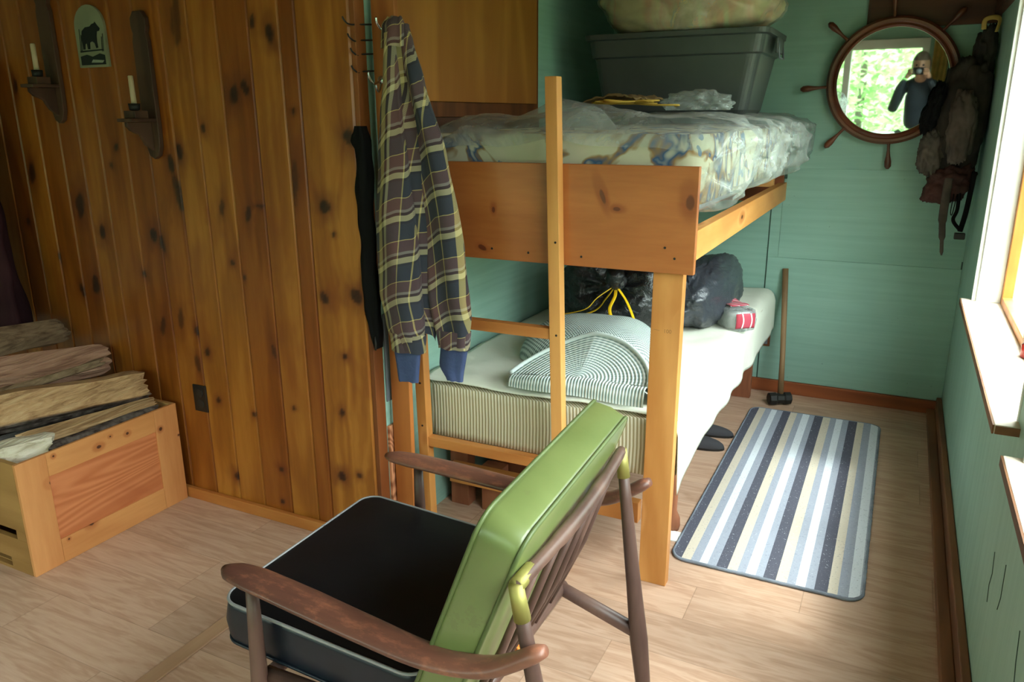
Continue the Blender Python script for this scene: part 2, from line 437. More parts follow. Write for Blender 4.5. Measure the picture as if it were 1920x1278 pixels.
def pine_wall_mat():
    m = NT('knotty_pine_boards')
    t = m.n('TexCoord'); aw = m.n('Attribute', attribute_name='warp'); ak = m.n('Attribute', attribute_name='knot')
    ah = m.n('Attribute', attribute_name='halo'); ab = m.n('Attribute', attribute_name='board')
    sp = m.n('SeparateXYZ'); m.l(t.outputs['Object'], sp.inputs[0])
    cx = m.math('ADD', sp.outputs['X'], aw.outputs['Fac'])
    cb = m.n('CombineXYZ'); m.l(cx, cb.inputs[0]); m.l(m.math('MULTIPLY', ab.outputs['Fac'], 37.0), cb.inputs[1]); m.l(m.math('MULTIPLY', sp.outputs['Z'], 0.10), cb.inputs[2])
    n1 = m.noise(cb.outputs[0], 7, 2, 0.5, 0.4)
    rg = m.math('ADD', m.math('MULTIPLY', m.math('SINE', m.math('MULTIPLY', n1, 26.0)), 0.5), 0.5)
    n2 = m.noise(cb.outputs[0], 60, 3, 0.6)
    g = m.math('ADD', m.math('MULTIPLY', rg, 0.42), m.math('MULTIPLY', n2, 0.58))
    col = m.ramp(g, [(0.15, lin((134, 76, 24))), (0.5, lin((156, 93, 32))), (0.85, lin((174, 112, 46)))])
    tone = m.ramp(ab.outputs['Fac'], [(0, (0.66, 0.50, 0.42, 1)), (0.35, (0.86, 0.74, 0.62, 1)), (0.6, (1, 1, .95, 1)), (1, (1.10, 1.16, 1.12, 1))])
    col = m.mix(1.0, col, tone, 'MULTIPLY')
    big = m.noise(cb.outputs[0], 2.2, 2)
    st_ = m.n('VectorMath', operation='MULTIPLY', i_1=(1.0, 1.0, 5.0)); m.l(cb.outputs[0], st_.inputs[0])
    red = m.n('MapRange', interpolation_type='SMOOTHSTEP', i_0=m.noise(st_.outputs[0], 4.5, 3, .55, .4), i_1=0.50, i_2=0.72).outputs[0]
    col = m.mix(m.math('MULTIPLY', red, 0.55), col, lin((122, 56, 20)))
    col = m.mix(m.math('MULTIPLY', ah.outputs['Fac'], 0.9), col, lin((96, 38, 16)))
    col = m.mix(ak.outputs['Fac'], col, lin((30, 14, 10)))
    m.set(Base_Color=col, Roughness=0.36, Specular_IOR_Level=0.35, Coat_Weight=0.2, Coat_Roughness=0.3)
    m.bump(n2, 0.05, 0.002)
    return m.m
M_pine = pine_wall_mat()

def stripes(name, stops, axis, period, rough=0.9, second=None, bumpk=0.2):
    m = NT(name); t = m.n('TexCoord'); sp = m.n('SeparateXYZ'); m.l(t.outputs['Object'], sp.inputs[0])
    f = m.math('FRACT', m.math('DIVIDE', m.math('ADD', sp.outputs[axis], 100.0), period))
    col = m.ramp(f, stops, 'CONSTANT')
    nn = m.noise(m.coord(rnd=False), 160, 2, 0.7)
    col = m.mix(m.math('MULTIPLY', nn, 0.18), col, (0.1, 0.1, 0.1, 1))
    m.set(Base_Color=col, Roughness=rough, Specular_IOR_Level=0.15); m.bump(nn, bumpk, 0.004)
    return m.m
def tick():
    m = NT('striped_ticking'); t = m.n('TexCoord'); sp = m.n('SeparateXYZ'); m.l(t.outputs['Object'], sp.inputs[0])
    f = m.math('SINE', m.math('MULTIPLY', m.math('ADD', sp.outputs['X'], m.math('MULTIPLY', sp.outputs['Y'], 1.0)), 2*PI/0.0125))
    col = m.ramp(m.math('ADD', m.math('MULTIPLY', f, 0.5), 0.5), [(0.3, lin((164, 150, 116))), (0.6, lin((216, 208, 186)))])
    m.set(Base_Color=col, Roughness=0.9, Specular_IOR_Level=0.1); m.bump(f, 0.35, 0.003); return m.m
M_tick = tick()
def cloth(name, col, var=0.05, wr=0.25, sc=14):
    m = NT(name); co = m.coord(rnd=False)
    n1 = m.noise(co, sc, 5, 0.6); n2 = m.noise(co, 2.5, 3)
    c = lin(col); a = tuple(x*(1-var*2) for x in c[:3])+(1,); b = tuple(min(1, x*(1+var*2)) for x in c[:3])+(1,)
    m.set(Base_Color=m.ramp(n2, [(0.3, a), (0.7, b)]), Roughness=0.9, Specular_IOR_Level=0.1); m.bump(n1, wr, 0.012); return m.m
M_sheet = cloth('off_white_sheet', (222, 222, 208), 0.03, 0.35)
M_cream = cloth('cream_mattress_top', (206, 204, 186), 0.04, 0.15)

def knit(name, c1, c2, su=170, sv=170, net=False):
    m = NT(name); t = m.n('TexCoord'); sp = m.n('SeparateXYZ'); m.l(t.outputs['UV'], sp.inputs[0])
    a = m.math('SINE', m.math('MULTIPLY', sp.outputs['X'], 2*PI*su)); b = m.math('SINE', m.math('MULTIPLY', sp.outputs['Y'], 2*PI*sv))
    h = m.math('MULTIPLY', m.math('ADD', m.math('MULTIPLY', a, b), 1.0), 0.5) if net else m.math('ADD', m.math('MULTIPLY', a, 0.38), m.math('ADD', m.math('MULTIPLY', b, 0.12), 0.5))
    col = m.ramp(h, [(0.2, lin(c1)), (0.65, lin(c2))])
    m.set(Base_Color=col, Roughness=0.95, Specular_IOR_Level=0.05); m.bump(h, 0.6, 0.006); return m.m
M_ribbed = knit('ribbed_white_knit', (138, 158, 156), (226, 234, 232), 62, 55)
M_meshknit = knit('grey_waffle_knit', (92, 106, 104), (196, 206, 202), 46, 46, True)

def bagplastic():
    m = NT('black_bin_liner'); co = m.coord()
    n1 = m.noise(co, 7, 6, 0.65, 1.2); n2 = m.noise(co, 22, 5, 0.6, 1.0)
    m.set(Base_Color=lin((20, 21, 24)), Roughness=0.22, Specular_IOR_Level=0.7)
    m.bump(m.math('ADD', n1, m.math('MULTIPLY', n2, 0.5)), 0.9, 0.02); return m.m
M_bag = bagplastic()
def greybag():
    m = NT('grey_translucent_bin_liner'); co = m.coord()
    n1 = m.noise(co, 6, 6, 0.6, 1.0)
    m.set(Base_Color=lin((54, 57, 64)), Roughness=0.3, Specular_IOR_Level=0.7); m.bump(n1, 0.8, 0.02); return m.m
M_gbag = greybag()
def film(name, tint=(0.92, 0.95, 0.95), opac=0.3):
    m = NT(name); co = m.coord()
    m.t.nodes.remove(m.b)
    tr = m.n('BsdfTransparent', i_Color=tint+(1,)); gl = m.n('BsdfGlossy', i_Roughness=0.22); df = m.n('BsdfDiffuse', i_Color=(0.75, 0.79, 0.78, 1))
    n1 = m.noise(co, 5, 6, 0.6, 1.5)
    bp = m.n('Bump', i_Strength=0.9, i_Distance=0.02); m.l(n1, bp.inputs['Height'])
    m.l(bp.outputs[0], gl.inputs['Normal']); m.l(bp.outputs[0], df.inputs['Normal'])
    tl = m.n('BsdfTranslucent', i_Color=(0.75, 0.79, 0.78, 1))
    md = m.n('MixShader', i_0=0.35); m.l(df.outputs[0], md.inputs[1]); m.l(tl.outputs[0], md.inputs[2])
    f1 = m.math('MULTIPLY', m.n('MapRange', i_0=n1, i_1=0.35, i_2=0.7, i_3=0.35, i_4=1.3).outputs[0], opac)
    mx = m.n('MixShader'); m.l(f1, mx.inputs[0]); m.l(tr.outputs[0], mx.inputs[1]); m.l(md.outputs[0], mx.inputs[2])
    lw = m.n('LayerWeight', i_Blend=0.5); m.l(bp.outputs[0], lw.inputs['Normal'])
    mx2 = m.n('MixShader'); m.l(m.math('ADD', m.math('MULTIPLY', m.math('POWER', lw.outputs['Facing'], 4.0), 0.35), 0.045), mx2.inputs[0]); m.l(mx.outputs[0], mx2.inputs[1]); m.l(gl.outputs[0], mx2.inputs[2])
    m.l(mx2.outputs[0], m.out.inputs[0]); return m.m
M_film = film('clear_plastic_film', opac=0.33)
M_film2 = film('yellowed_plastic_film', (0.93, 0.92, 0.8), 0.3)
def floral():
    m = NT('floral_mattress_fabric'); co = m.coord()
    n1 = m.noise(co, 5.5, 2, 0.5, 2.0); n2 = m.noise(co, 9, 2, 0.5, 1.0)
    col = m.ramp(n1, [(0.0, lin((204, 198, 176))), (0.50, lin((192, 188, 166))), (0.56, lin((150, 120, 84))), (0.62, lin((60, 92, 128))), (0.70, lin((196, 192, 174)))])
    col = m.mix(m.math('MULTIPLY', m.math('GREATER_THAN', n2, 0.64), 0.8), col, lin((84, 118, 150)))
    m.set(Base_Color=col, Roughness=0.9, Specular_IOR_Level=0.1); return m.m
M_floral = floral()
def bundle():
    m = NT('rolled_bedding_fabric'); co = m.coord((3.2, 1, 0.6))
    n1 = m.noise(co, 3, 2, 0.5, 0.6)
    col = m.ramp(n1, [(0.2, lin((150, 134, 98))), (0.45, lin((196, 182, 146))), (0.58, lin((204, 160, 138))), (0.7, lin((190, 196, 160)))])
    m.set(Base_Color=col, Roughness=0.9, Specular_IOR_Level=0.1); m.bump(m.noise(m.coord(), 16, 4), 0.4, 0.01); return m.m
M_bundle = bundle()

def plaid():
    m = NT('brown_plaid_flannel'); t = m.n('TexCoord'); sp = m.n('SeparateXYZ'); m.l(t.outputs['UV'], sp.inputs[0])
    slate = lin((56, 58, 68)); cream = lin((180, 168, 134)); brown = lin((68, 46, 42)); mar = lin((98, 70, 70)); grey = lin((142, 130, 124)); yel = lin((192, 174, 112)); dk = lin((52, 48, 54))
    v = m.math('FRACT', m.math('DIVIDE', sp.outputs['Y'], 0.128)); u = m.math('FRACT', m.math('DIVIDE', sp.outputs['X'], 0.185))
    cv = m.ramp(v, [(0.0, slate), (0.30, dk), (0.36, cream), (0.50, brown), (0.57, grey), (0.635, mar), (0.90, yel), (0.92, slate)], 'CONSTANT')
    cu = m.ramp(u, [(0.0, slate), (0.26, yel), (0.36, brown), (0.42, cream), (0.48, mar), (0.72, yel), (0.74, slate), (0.97, yel)], 'CONSTANT')
    fu = m.math('GREATER_THAN', m.math('SINE', m.math('MULTIPLY', m.math('ADD', sp.outputs['X'], sp.outputs['Y']), 2*PI/0.0042)), 0.0)
    col = m.mix(m.math('ADD', m.math('MULTIPLY', fu, 0.16), 0.36), cv, cu)
    m.set(Base_Color=col, Roughness=0.95, Specular_IOR_Level=0.08, Sheen_Weight=0.15)
    m.bump(m.noise(m.coord(), 90, 3), 0.25, 0.003); return m.m
M_plaid = plaid()
def rugmat():
    m = NT('striped_rug_weave'); t = m.n('TexCoord'); sp = m.n('SeparateXYZ'); m.l(t.outputs['Object'], sp.inputs[0])
    dkc = lin((88, 88, 100)); bei = lin((206, 194, 178)); gr = lin((158, 162, 176)); wh = lin((216, 220, 228)); lg = lin((176, 184, 192))
    u = m.math('ADD', m.math('DIVIDE', sp.outputs['X'], 0.645), 0.5)
    seq = []
    edges = [(0.0, gr), (0.02, dkc), (0.085, bei), (0.135, gr), (0.18, wh), (0.225, gr), (0.27, dkc), (0.33, bei), (0.38, gr), (0.425, wh), (0.475, gr), (0.515, dkc), (0.575, bei), (0.63, gr), (0.675, wh), (0.72, gr), (0.765, dkc), (0.825, bei), (0.875, gr), (0.925, wh), (0.975, gr)]
    col = m.ramp(u, edges, 'CONSTANT')
    co = m.coord((1, 1, 1), rnd=False)
    sp2 = m.noise(co, 150, 2, 0.6); n3 = m.noise(co, 420, 2)
    isd = m.math('GREATER_THAN', sp2, 0.68)
    col = m.mix(m.math('MULTIPLY', isd, 0.55), col, lin((200, 206, 214)))
    col = m.mix(m.math('MULTIPLY', m.math('LESS_THAN', sp2, 0.36), 0.4), col, lin((110, 116, 130)))
    m.set(Base_Color=col, Roughness=1.0, Specular_IOR_Level=0.02); m.bump(n3, 0.5, 0.004); return m.m
M_rug = rugmat()
M_rugedge = plain('rug_serged_edge', (122, 128, 140), 0.95, bump=(120, 0.6), var=0.15)
def firewood(name, c1, c2, c3):
    m = NT(name); co = m.coord((9, 0.7, 9)); n1 = m.noise(co, 6, 5, 0.65, 0.5)
    a = m.n('Attribute', attribute_name='bark')
    col = m.ramp(n1, [(0.3, lin(c1)), (0.5, lin(c2)), (0.72, lin(c3))])
    bk = m.ramp(m.noise(m.coord(), 30, 4), [(0.35, lin((56, 44, 40))), (0.65, lin((112, 100, 94)))])
    col = m.mix(a.outputs['Fac'], col, bk)
    m.set(Base_Color=col, Roughness=0.9, Specular_IOR_Level=0.1); m.bump(n1, 0.8, 0.012); return m.m
M_log1 = firewood('split_maple', (132, 96, 66), (184, 146, 106), (206, 172, 132))
M_log2 = firewood('pinkish_split_birch', (130, 92, 76), (172, 130, 108), (192, 152, 130))
M_log3 = firewood('weathered_split_wood', (88, 68, 52), (134, 110, 86), (160, 136, 108))
M_log4 = firewood('grey_bark_log', (84, 80, 78), (112, 106, 104), (140, 136, 134))
M_log5 = firewood('white_birch_end', (176, 158, 132), (212, 198, 176), (228, 216, 200))
M_log6 = firewood('blue_grey_bark', (80, 92, 92), (112, 124, 124), (150, 156, 150))
def glassmat():
    m = NT('window_glass'); m.t.nodes.remove(m.b)
    tr = m.n('BsdfTransparent', i_Color=(0.94, 1.0, 0.98, 1)); gl = m.n('BsdfGlossy', i_Roughness=0.0); lw = m.n('LayerWeight', i_Blend=0.3); fr = m.math('ADD', m.math('MULTIPLY', m.math('POWER', lw.outputs['Facing'], 4.0), 0.5), 0.05)
    mx = m.n('MixShader'); m.l(fr, mx.inputs[0]); m.l(tr.outputs[0], mx.inputs[1]); m.l(gl.outputs[0], mx.inputs[2]); m.l(mx.outputs[0], m.out.inputs[0]); return m.m
M_glass = glassmat()
M_mirror = plain('mirror_silver', (225, 235, 230), 0.02, metal=1.0, var=0.0)
M_wheel = wood('wheel_mahogany', (78, 40, 24), (112, 60, 36), 'X', 0.4, 0.0, ring=3, coat=0.3)

# ------------------------------------------------------------------ the room
XR = 0.312; XL = -4.3; YB = 4.372; YF = -1.22; ZC = 2.2; XA = -1.53; YP = 2.03; YP2 = 2.085
b = MB().box(XL, XR, YF, YB, -0.06, 0.0); fl = struct(b.obj('floor', M_floor, origin=(0, 0, 0)))
struct(MB().box(XL-.1, XR+.15, YF-.12, YB+.1, ZC, ZC+.08).obj('ceiling', M_ceil))
struct(MB().box(XA-.1, XR+.15, YB, YB+.1, 0, ZC).obj('wall_back', M_teal, origin=(0, YB, 0)))
# painted seams of the back panelling (thin raised battens and grooves)
for z in (0.765, 1.235, 1.62):
    pass
struct(MB().box(XA-.08, XA, YP2, YB, 0, ZC).obj('wall_alcove', M_teal, origin=(XA, 3, 0)))
struct(MB().box(XL-.1, XL, YF, YP, 0, ZC).obj('wall_left', M_tealV))
# right wall with two windows
b = MB()
yy = [YF-.12, W2Y0, W2Y1, W1Y0, W1Y1, YB]
XO = XR+0.13
b.box(XR, XO, YF-.12, YB+.1, 0, WZ0-.024)
b.box(XR, XO, YF-.12, YB+.1, WZ1, ZC)
b.box(XR, XO, YF-.12, W2Y0, WZ0-.024, WZ1); b.box(XR, XO, W2Y1, W1Y0, WZ0-.024, WZ1); b.box(XR, XO, W1Y1, YB+.1, WZ0-.024, WZ1)
struct(b.obj('wall_right', M_tealV, origin=(XR, 0, 0)))
# rear wall behind the photographer, with a window of two lights
b = MB(); YO = YF-.12
rx = [(-1.42, -0.74), (-0.67, 0.02)]
b.box(XL-.1, XR, YO, YF, 0, RWZ[0]); b.box(XL-.1, XR, YO, YF, RWZ[1], ZC)
b.box(-1.95, -1.42, YO, YF, RWZ[0], RWZ[1]); b.box(XL-.1, -3.30, YO, YF, RWZ[0], RWZ[1]); b.box(0.02, XR, YO, YF, RWZ[0], RWZ[1])
struct(b.obj('wall_rear', M_teal, origin=(0, YF, 0)))
f = struct(MB().box(-0.74, -0.67, YO+.02, YF+.015, RWZ[0], RWZ[1]).box(-1.5, 0.09, YF, YF+.018, RWZ[1], RWZ[1]+.1).box(-1.5, -1.42, YF, YF+.018, RWZ[0]-.06, RWZ[1]).box(0.02, 0.09, YF, YF+.018, RWZ[0]-.06, RWZ[1]).box(-1.5, 0.09, YF, YF+.05, RWZ[0]-.06, RWZ[0]).obj('window_3', M_white, bevel=.003))
MB().box(-1.42, -0.74, YO+.05, YO+.054, RWZ[0], RWZ[1]).obj('pane', M_glass, f); MB().box(-0.67, 0.02, YO+.05, YO+.054, RWZ[0], RWZ[1]).obj('pane', M_glass, f)

f = struct(MB().box(-3.38, -1.87, YF, YF+.018, RWZ[1], RWZ[1]+.09).box(-3.38, -3.30, YF, YF+.018, RWZ[0]-.06, RWZ[1]).box(-1.95, -1.87, YF, YF+.018, RWZ[0]-.06, RWZ[1]).box(-3.38, -1.87, YF, YF+.05, RWZ[0]-.06, RWZ[0]).obj('added_window', M_white, bevel=.003))  # unseen window, added to light the left floor and the crate
MB().box(-3.30, -1.95, YO+.05, YO+.054, RWZ[0], RWZ[1]).obj('pane', M_glass, f)
# pine partition (boards of uneven width, V grooves, knots computed on a fine grid)
def pine_partition():
    gx = [-4.36, -4.22, -4.10, -3.96, -3.84, -3.71, -3.58, -3.44, -3.333, -3.222, -3.10, -2.975, -2.86, -2.745, -2.60, -2.48, -2.345, -2.218, -2.088, -1.950, -1.822, -1.755, -1.548]
    kn = [(-2.04, 1.58, 16, 30, 1.2), (-1.99, 1.60, 12, 22, 1), (-2.36, 1.235, 15, 62, .9), (-2.38, 1.34, 14, 30, 1), (-2.52, 1.08, 16, 24, 1.1), (-2.48, 1.05, 13, 26, 1.1), (-2.92, 1.17, 22, 40, 1.1), (-2.81, 1.07, 15, 26, 1.1),
          (-1.69, 1.22, 17, 20, 1.2), (-1.585, .93, 20, 22, 1.2), (-1.72, .91, 13, 20, 1), (-2.22, .14, 16, 14, 1.2), (-1.99, .22, 10, 10, 1.1), (-1.70, .25, 15, 16, 1.2), (-1.62, .27, 9, 9, 1), (-1.86, 1.76, 13, 26, 1.3), (-2.33, 1.385, 13, 26, 1.3),
          (-2.15, 1.20, 8, 26, .8), (-2.03, 1.18, 9, 24, .9), (-1.975, 1.21, 16, 7, .9), (-1.81, 1.30, 13, 60, .7), (-2.60, .92, 9, 12, 1.1), (-2.31, .64, 11, 14, 1.1), (-2.37, .59, 12, 26, .7), (-1.97, .69, 8, 30, .8),
          (-2.99, .82, 10, 26, 1), (-2.90, .85, 17, 36, 1), (-2.27, 1.82, 22, 70, .6), (-1.93, 1.80, 8, 20, 1), (-2.43, .76, 12, 34, .7), (-2.35, .72, 10, 16, 1.1), (-2.535, .72, 12, 34, .8), (-3.2, 1.63, 10, 26, 1), (-3.19, 1.29, 16, 40, 1.1),
          (-1.575, 1.44, 18, 24, 1.1), (-2.2, 1.47, 8, 14, 1), (-1.65, .71, 8, 9, 1), (-3.27, 1.09, 10, 14, 1), (-3.10, .95, 9, 20, .8), (-2.70, 1.33, 8, 10, .9), (-1.66, 1.13, 5, 6, 1), (-1.79, 1.52, 6, 8, 1), (-2.13, 1.00, 7, 9, 1), (-2.08, .95, 6, 8, .9),
          (-2.66, 1.40, 8, 12, 1), (-2.62, 1.95, 10, 20, 1), (-2.06, 2.0, 12, 20, 1), (-3.5, 1.2, 14, 24, 1), (-3.7, .8, 14, 24, 1), (-2.28, .45, 9, 12, 1), (-2.10, .42, 8, 10, 1), (-1.90, .48, 6, 6, 1), (-1.68, .50, 9, 12, 1), (-2.0, .08, 6, 8, 1)]
    dz = 0.0085; nzv = int(ZC/dz)
    vs = []; fs = []; K = []; Hh = []; Wp = []; B = []
    for bi in range(len(gx)-1):
        x0, x1 = gx[bi], gx[bi+1]; rb = random.random()
        if bi == len(gx)-2: rb = 0.93
        if bi == len(gx)-3: rb = 0.12
        if bi == len(gx)-4: rb = 0.62
        if bi == len(gx)-5: rb = 0.10
        if bi == len(gx)-6: rb = 0.70
        if bi == len(gx)-7: rb = 0.85
        if bi == len(gx)-8: rb = 0.38
        if bi == len(gx)-10: rb = 0.22
        cols = [(x0, 0.008), (x0+0.0012, 0.008), (x0+0.004, 0.0)]
        n = max(3, int((x1-x0-0.014)/0.0085))
        cols += [(x0+0.004+(x1-x0-0.012)*i/n, 0.0) for i in range(1, n+1)]
        cols += [(x1, 0.008)]
        base = len(vs); nc = len(cols); kk = [k for k in kn if x0-.08 < k[0] < x1+.08]
        for j in range(nzv+1):
            z = ZC*j/nzv
            for x, dep in cols:
                vs.append((x, YP+dep, z)); kv = hv = wv = 0.0
                for (kx, kz, rx_, rz_, st) in kk:
                    inb = (x0 <= kx <= x1)
                    if not inb: continue
                    dx = (x-kx+(z-kz)*.18*math.sin(kx*50))/(rx_*.00118); dzz = (z-kz)/(rz_*.0011)
                    if abs(dx) > 9 or abs(dzz) > 9: continue
                    wob = 1+0.35*nz(x*45, z*30, kx*10)
                    r = math.hypot(dx, dzz)/wob
                    kv = max(kv, min(1, max(0, (1.15-r)/0.3))*min(1, st)*(0.8+0.2*nz(x*200, z*200)))
                    hv = max(hv, max(0, 1-r/4.0)**1.5*st)
                    wv += (rx_*.001)*(dx/(1+r*r*0.35))*1.4
                K.append(kv); Hh.append(min(1, hv)); Wp.append(wv); B.append(rb)
        for j in range(nzv):
            for i in range(nc-1):
                a = base+j*nc+i; fs.append((a, a+1, a+nc+1, a+nc))
    # back and edge of the partition
    q = len(vs)
    vs += [(gx[-1], YP+.007, 0), (gx[-1], YP2, 0), (gx[-1], YP2, ZC), (gx[-1], YP+.007, ZC), (gx[0], YP+.011, 0), (gx[0], YP2, 0), (gx[0], YP2, ZC), (gx[0], YP+.011, ZC)]
    K += [0]*8; Hh += [0.2]*8; Wp += [0]*8; B += [0.2]*8
    fs += [(q, q+1, q+2, q+3), (q+1, q+5, q+6, q+2), (q+4, q+7, q+6, q+5)]
    me = bpy.data.meshes.new('wall_partition'); me.from_pydata([(x, y-YP, z) for x, y, z in vs], [], fs)
    for nm, arr in (('knot', K), ('halo', Hh), ('warp', Wp), ('board', B)):
        at = me.attributes.new(nm, 'FLOAT', 'POINT'); at.data.foreach_set('value', arr)
    me.materials.append(M_pine)
    o = bpy.data.objects.new('wall_front', me); C.objects.link(o); o.location = (0, YP, 0); return struct(o)
pine_partition()
struct(MB().box(-1.548, -1.53, YP+.004, YP2, 0, ZC).obj('trim_1', wood('corner_strip_wood', (118, 64, 28), (142, 82, 38), 'Z', .5, .1), bevel=.002))
# baseboards
struct(MB().box(XL, -1.56, YP-.022, YP-.001, 0.0, 0.045).obj('baseboard_front', M_postx, bevel=.003))
struct(MB().box(-0.66, XR-.02, YB-.02, YB-.001, 0, 0.07).obj('baseboard_back', M_base, bevel=.003))
bb = struct(MB().box(XR-.025, XR-.001, YF, YB-.02, 0, .095).box(XR-.062, XR-.025, YF, YB-.02, 0, .03).obj('baseboard_right', M_baseR, bevel=.004))
# seams between the painted back panels and batten in the corner
M_seam = plain('dark_seam_paint', (52, 74, 64), 0.8)  # dark green for seams, wall cracks and one box frame
M_ridge = plain('seam_paint_ridge', (138, 186, 166), 0.6)
struct(MB().box(-.612, XR, YB-.006, YB, .071, .762).obj('trim_2', M_teal, origin=(0, YB, 0), bevel=.0015))
struct(MB().box(-.56, XR, YB-.003, YB, .763, 1.232).obj('trim_11', M_teal, origin=(0.2, YB, 0), bevel=.001))
struct(MB().box(-0.618, -0.6125, YB-.002, YB, 0.07, 1.06).box(XR-.006, XR, YB-.004, YB, 0.09, .80).obj('trim_3', M_seam))
# board across the top of the back wall
struct(MB().box(-0.235, XR, YB-.022, YB, 1.895, ZC).box(-0.245, -0.235, YB-.03, YB, 1.895, ZC).obj('trim_4', M_dark))
struct(MB().box(XR-.03, XR, 3.5, YB-.03, 1.93, ZC).obj('trim_5', M_dark))
# transition strip in the floor
struct(MB().box(-1.742, -1.69, YF, 1.62, 0, .007).obj('trim_6', wood('oak_transition_strip', (168, 132, 104), (190, 154, 124), 'Y', 0.45, 0, fine=.6), bevel=.002))

# cracks in the right wall's paint
b = MB()
def crack(pts, wd=.0022):
    for a, c in zip(pts, pts[1:]): b.obox((XR-.0005, a[0], a[1]), (XR-.0005, c[0], c[1]), .001, wd, up=(1, 0, 0))
crack([(2.05, .46), (2.03, .41), (2.045, .37), (2.03, .33)]); crack([(1.62, .52), (1.60, .46), (1.565, .40), (1.585, .35), (1.58, .30)]); crack([(1.88, .52), (1.87, .44), (1.885, .40)])
struct(b.obj('trim_7', M_seam))

# window over the sill: reveal, sill, casing, sash, glass
def window(nm, y0, y1, z0, z1):
    f = MB(); f.box(XR-.018, XR, y1+.0, y1+.012, z0, z1+.02)                       # thin plaster edge
    f.box(XR-.004, XR+.078, y1-.012, y1, z0, z1); f.box(XR-.004, XR+.078, y0, y0+.012, z0, z1)
    f.box(XR-.012, XR+.09, y0, y1, z1-.012, z1+.0)
    o = struct(f.obj(nm, M_white, bevel=.002))
    s = MB(); s.box(XR-.052, XR+.10, y0-.04, y1+.03, z0-.022, z0); so = s.obj('sill', M_sill, o, bevel=.002)
    MB().box(XR-.056, XR-.052, y0-.04, y1+.03, z0-.023, z0-.001).box(XR-.05, XR+.0, y0-.043, y0-.04, z0-.022, z0-.002).obj('sill_edge', M_silled, o)
    g = MB(); xs0, xs1 = XR+.078, XR+.112
    g.box(xs0, xs1, y1-.045, y1, z0, z1); g.box(xs0, xs1, y0, y0+.045, z0, z1); g.box(xs0, xs1, y0+.045, y1-.045, z0, z0+.03); g.box(xs0, xs1, y0+.045, y1-.045, z1-.04, z1)
    g.box(xs0, xs1, (y0+y1)/2-.02, (y0+y1)/2+.02, z0+.03, z1-.04)
    g.obj('sash', M_orangewood, o, bevel=.002)
    MB().box(xs1-.018, xs1-.014, y0+.04, y1-.04, z0+.02, z1-.03).obj('pane', M_glass, o)
    return o
window('window_1', W1Y0, W1Y1, WZ0, WZ1)
window('window_2', W2Y0, W2Y1, WZ0, WZ1)

# ------------------------------------------------------------------ outdoors seen through the glass
M_grass = plain('forest_floor', (66, 74, 52), 0.95, var=0.15)
struct(MB().box(-14, 14, -14, YF-.2, -0.9, -0.6).box(XR+.3, 14, YF-.2, 16, -.9, -.6).obj('ground_outside', M_grass))
def leafmat():
    m = NT('maple_leaves'); oi = m.n('Attribute', attribute_name='lf')
    col = m.ramp(oi.outputs['Fac'], [(0, lin((110, 150, 92))), (0.5, lin((160, 196, 128))), (1, lin((214, 230, 180)))])
    m.t.nodes.remove(m.b)
    d = m.n('BsdfDiffuse'); t = m.n('BsdfTranslucent'); m.l(col, d.inputs[0]); m.l(col, t.inputs[0])
    x = m.n('MixShader', i_0=0.5); m.l(d.outputs[0], x.inputs[1]); m.l(t.outputs[0], x.inputs[2]); m.l(x.outputs[0], m.out.inputs[0]); return m.m
M_leaf = leafmat()
M_bark = plain('grey_bark', (92, 84, 74), 0.9, bump=(20, 0.5))
def tree(name, x, y, z0, h, r, n, label, seed):
    rnd = random.Random(seed); t = thing(name, label, 'tree', (x, y, z0), 'leafy trees outside the windows')
    MB().tube([(x, y, z0), (x+.05, y+.1, z0+h*.5), (x-.04, y, z0+h*.9)], [.07, .05, .02], 8).obj('trunk', M_bark, t, smooth=True)
    b = MB(); at = []
    for i in range(n):
        for _ in range(20):
            p = V((rnd.uniform(-1, 1), rnd.uniform(-1, 1), rnd.uniform(-1, 1)))
            if p.length < 1: break
        c = V((x, y, z0+h*.55))+V((p.x*r, p.y*r, p.z*h*.52))
        a = V((rnd.gauss(0, 1), rnd.gauss(0, 1), rnd.gauss(0, .5))).normalized(); d = a.cross(V((rnd.gauss(0, 1), rnd.gauss(0, 1), rnd.gauss(0, 1)))).normalized()
        s_ = rnd.uniform(.05, .10)
        b.add([c-a*s_, c+d*s_*.45, c+a*s_, c-d*s_*.45], [(0, 1, 2, 3)]); at += [rnd.random()]*4
    o = b.obj('foliage', M_leaf, t, fix=False); q = o.data.attributes.new('lf', 'FLOAT', 'POINT'); q.data.foreach_set('value', at)
tree('maple_tree', -0.75, -4.6, -.6, 3.6, 1.45, 4600, 'leafy green tree outside the window behind the photographer, filling the mirrored view', 1)
tree('maple_tree', 2.4, -5.6, -.6, 4.2, 1.5, 3600, 'leafy green tree outside, right of the tree that fills the mirrored view', 2)
tree('maple_tree', -4.0, -5.6, -.6, 4.4, 1.5, 3600, 'leafy green tree outside the mirrored window, far left', 3)
tree('maple_tree', 5.2, 7.5, -.6, 2.8, 1.7, 3000, 'leafy green tree outside past the window over the long sill', 4)
tree('maple_tree', 6.5, 2.6, -.6, 2.4, 1.7, 3000, 'leafy green tree outside the nearer right-hand window', 5)

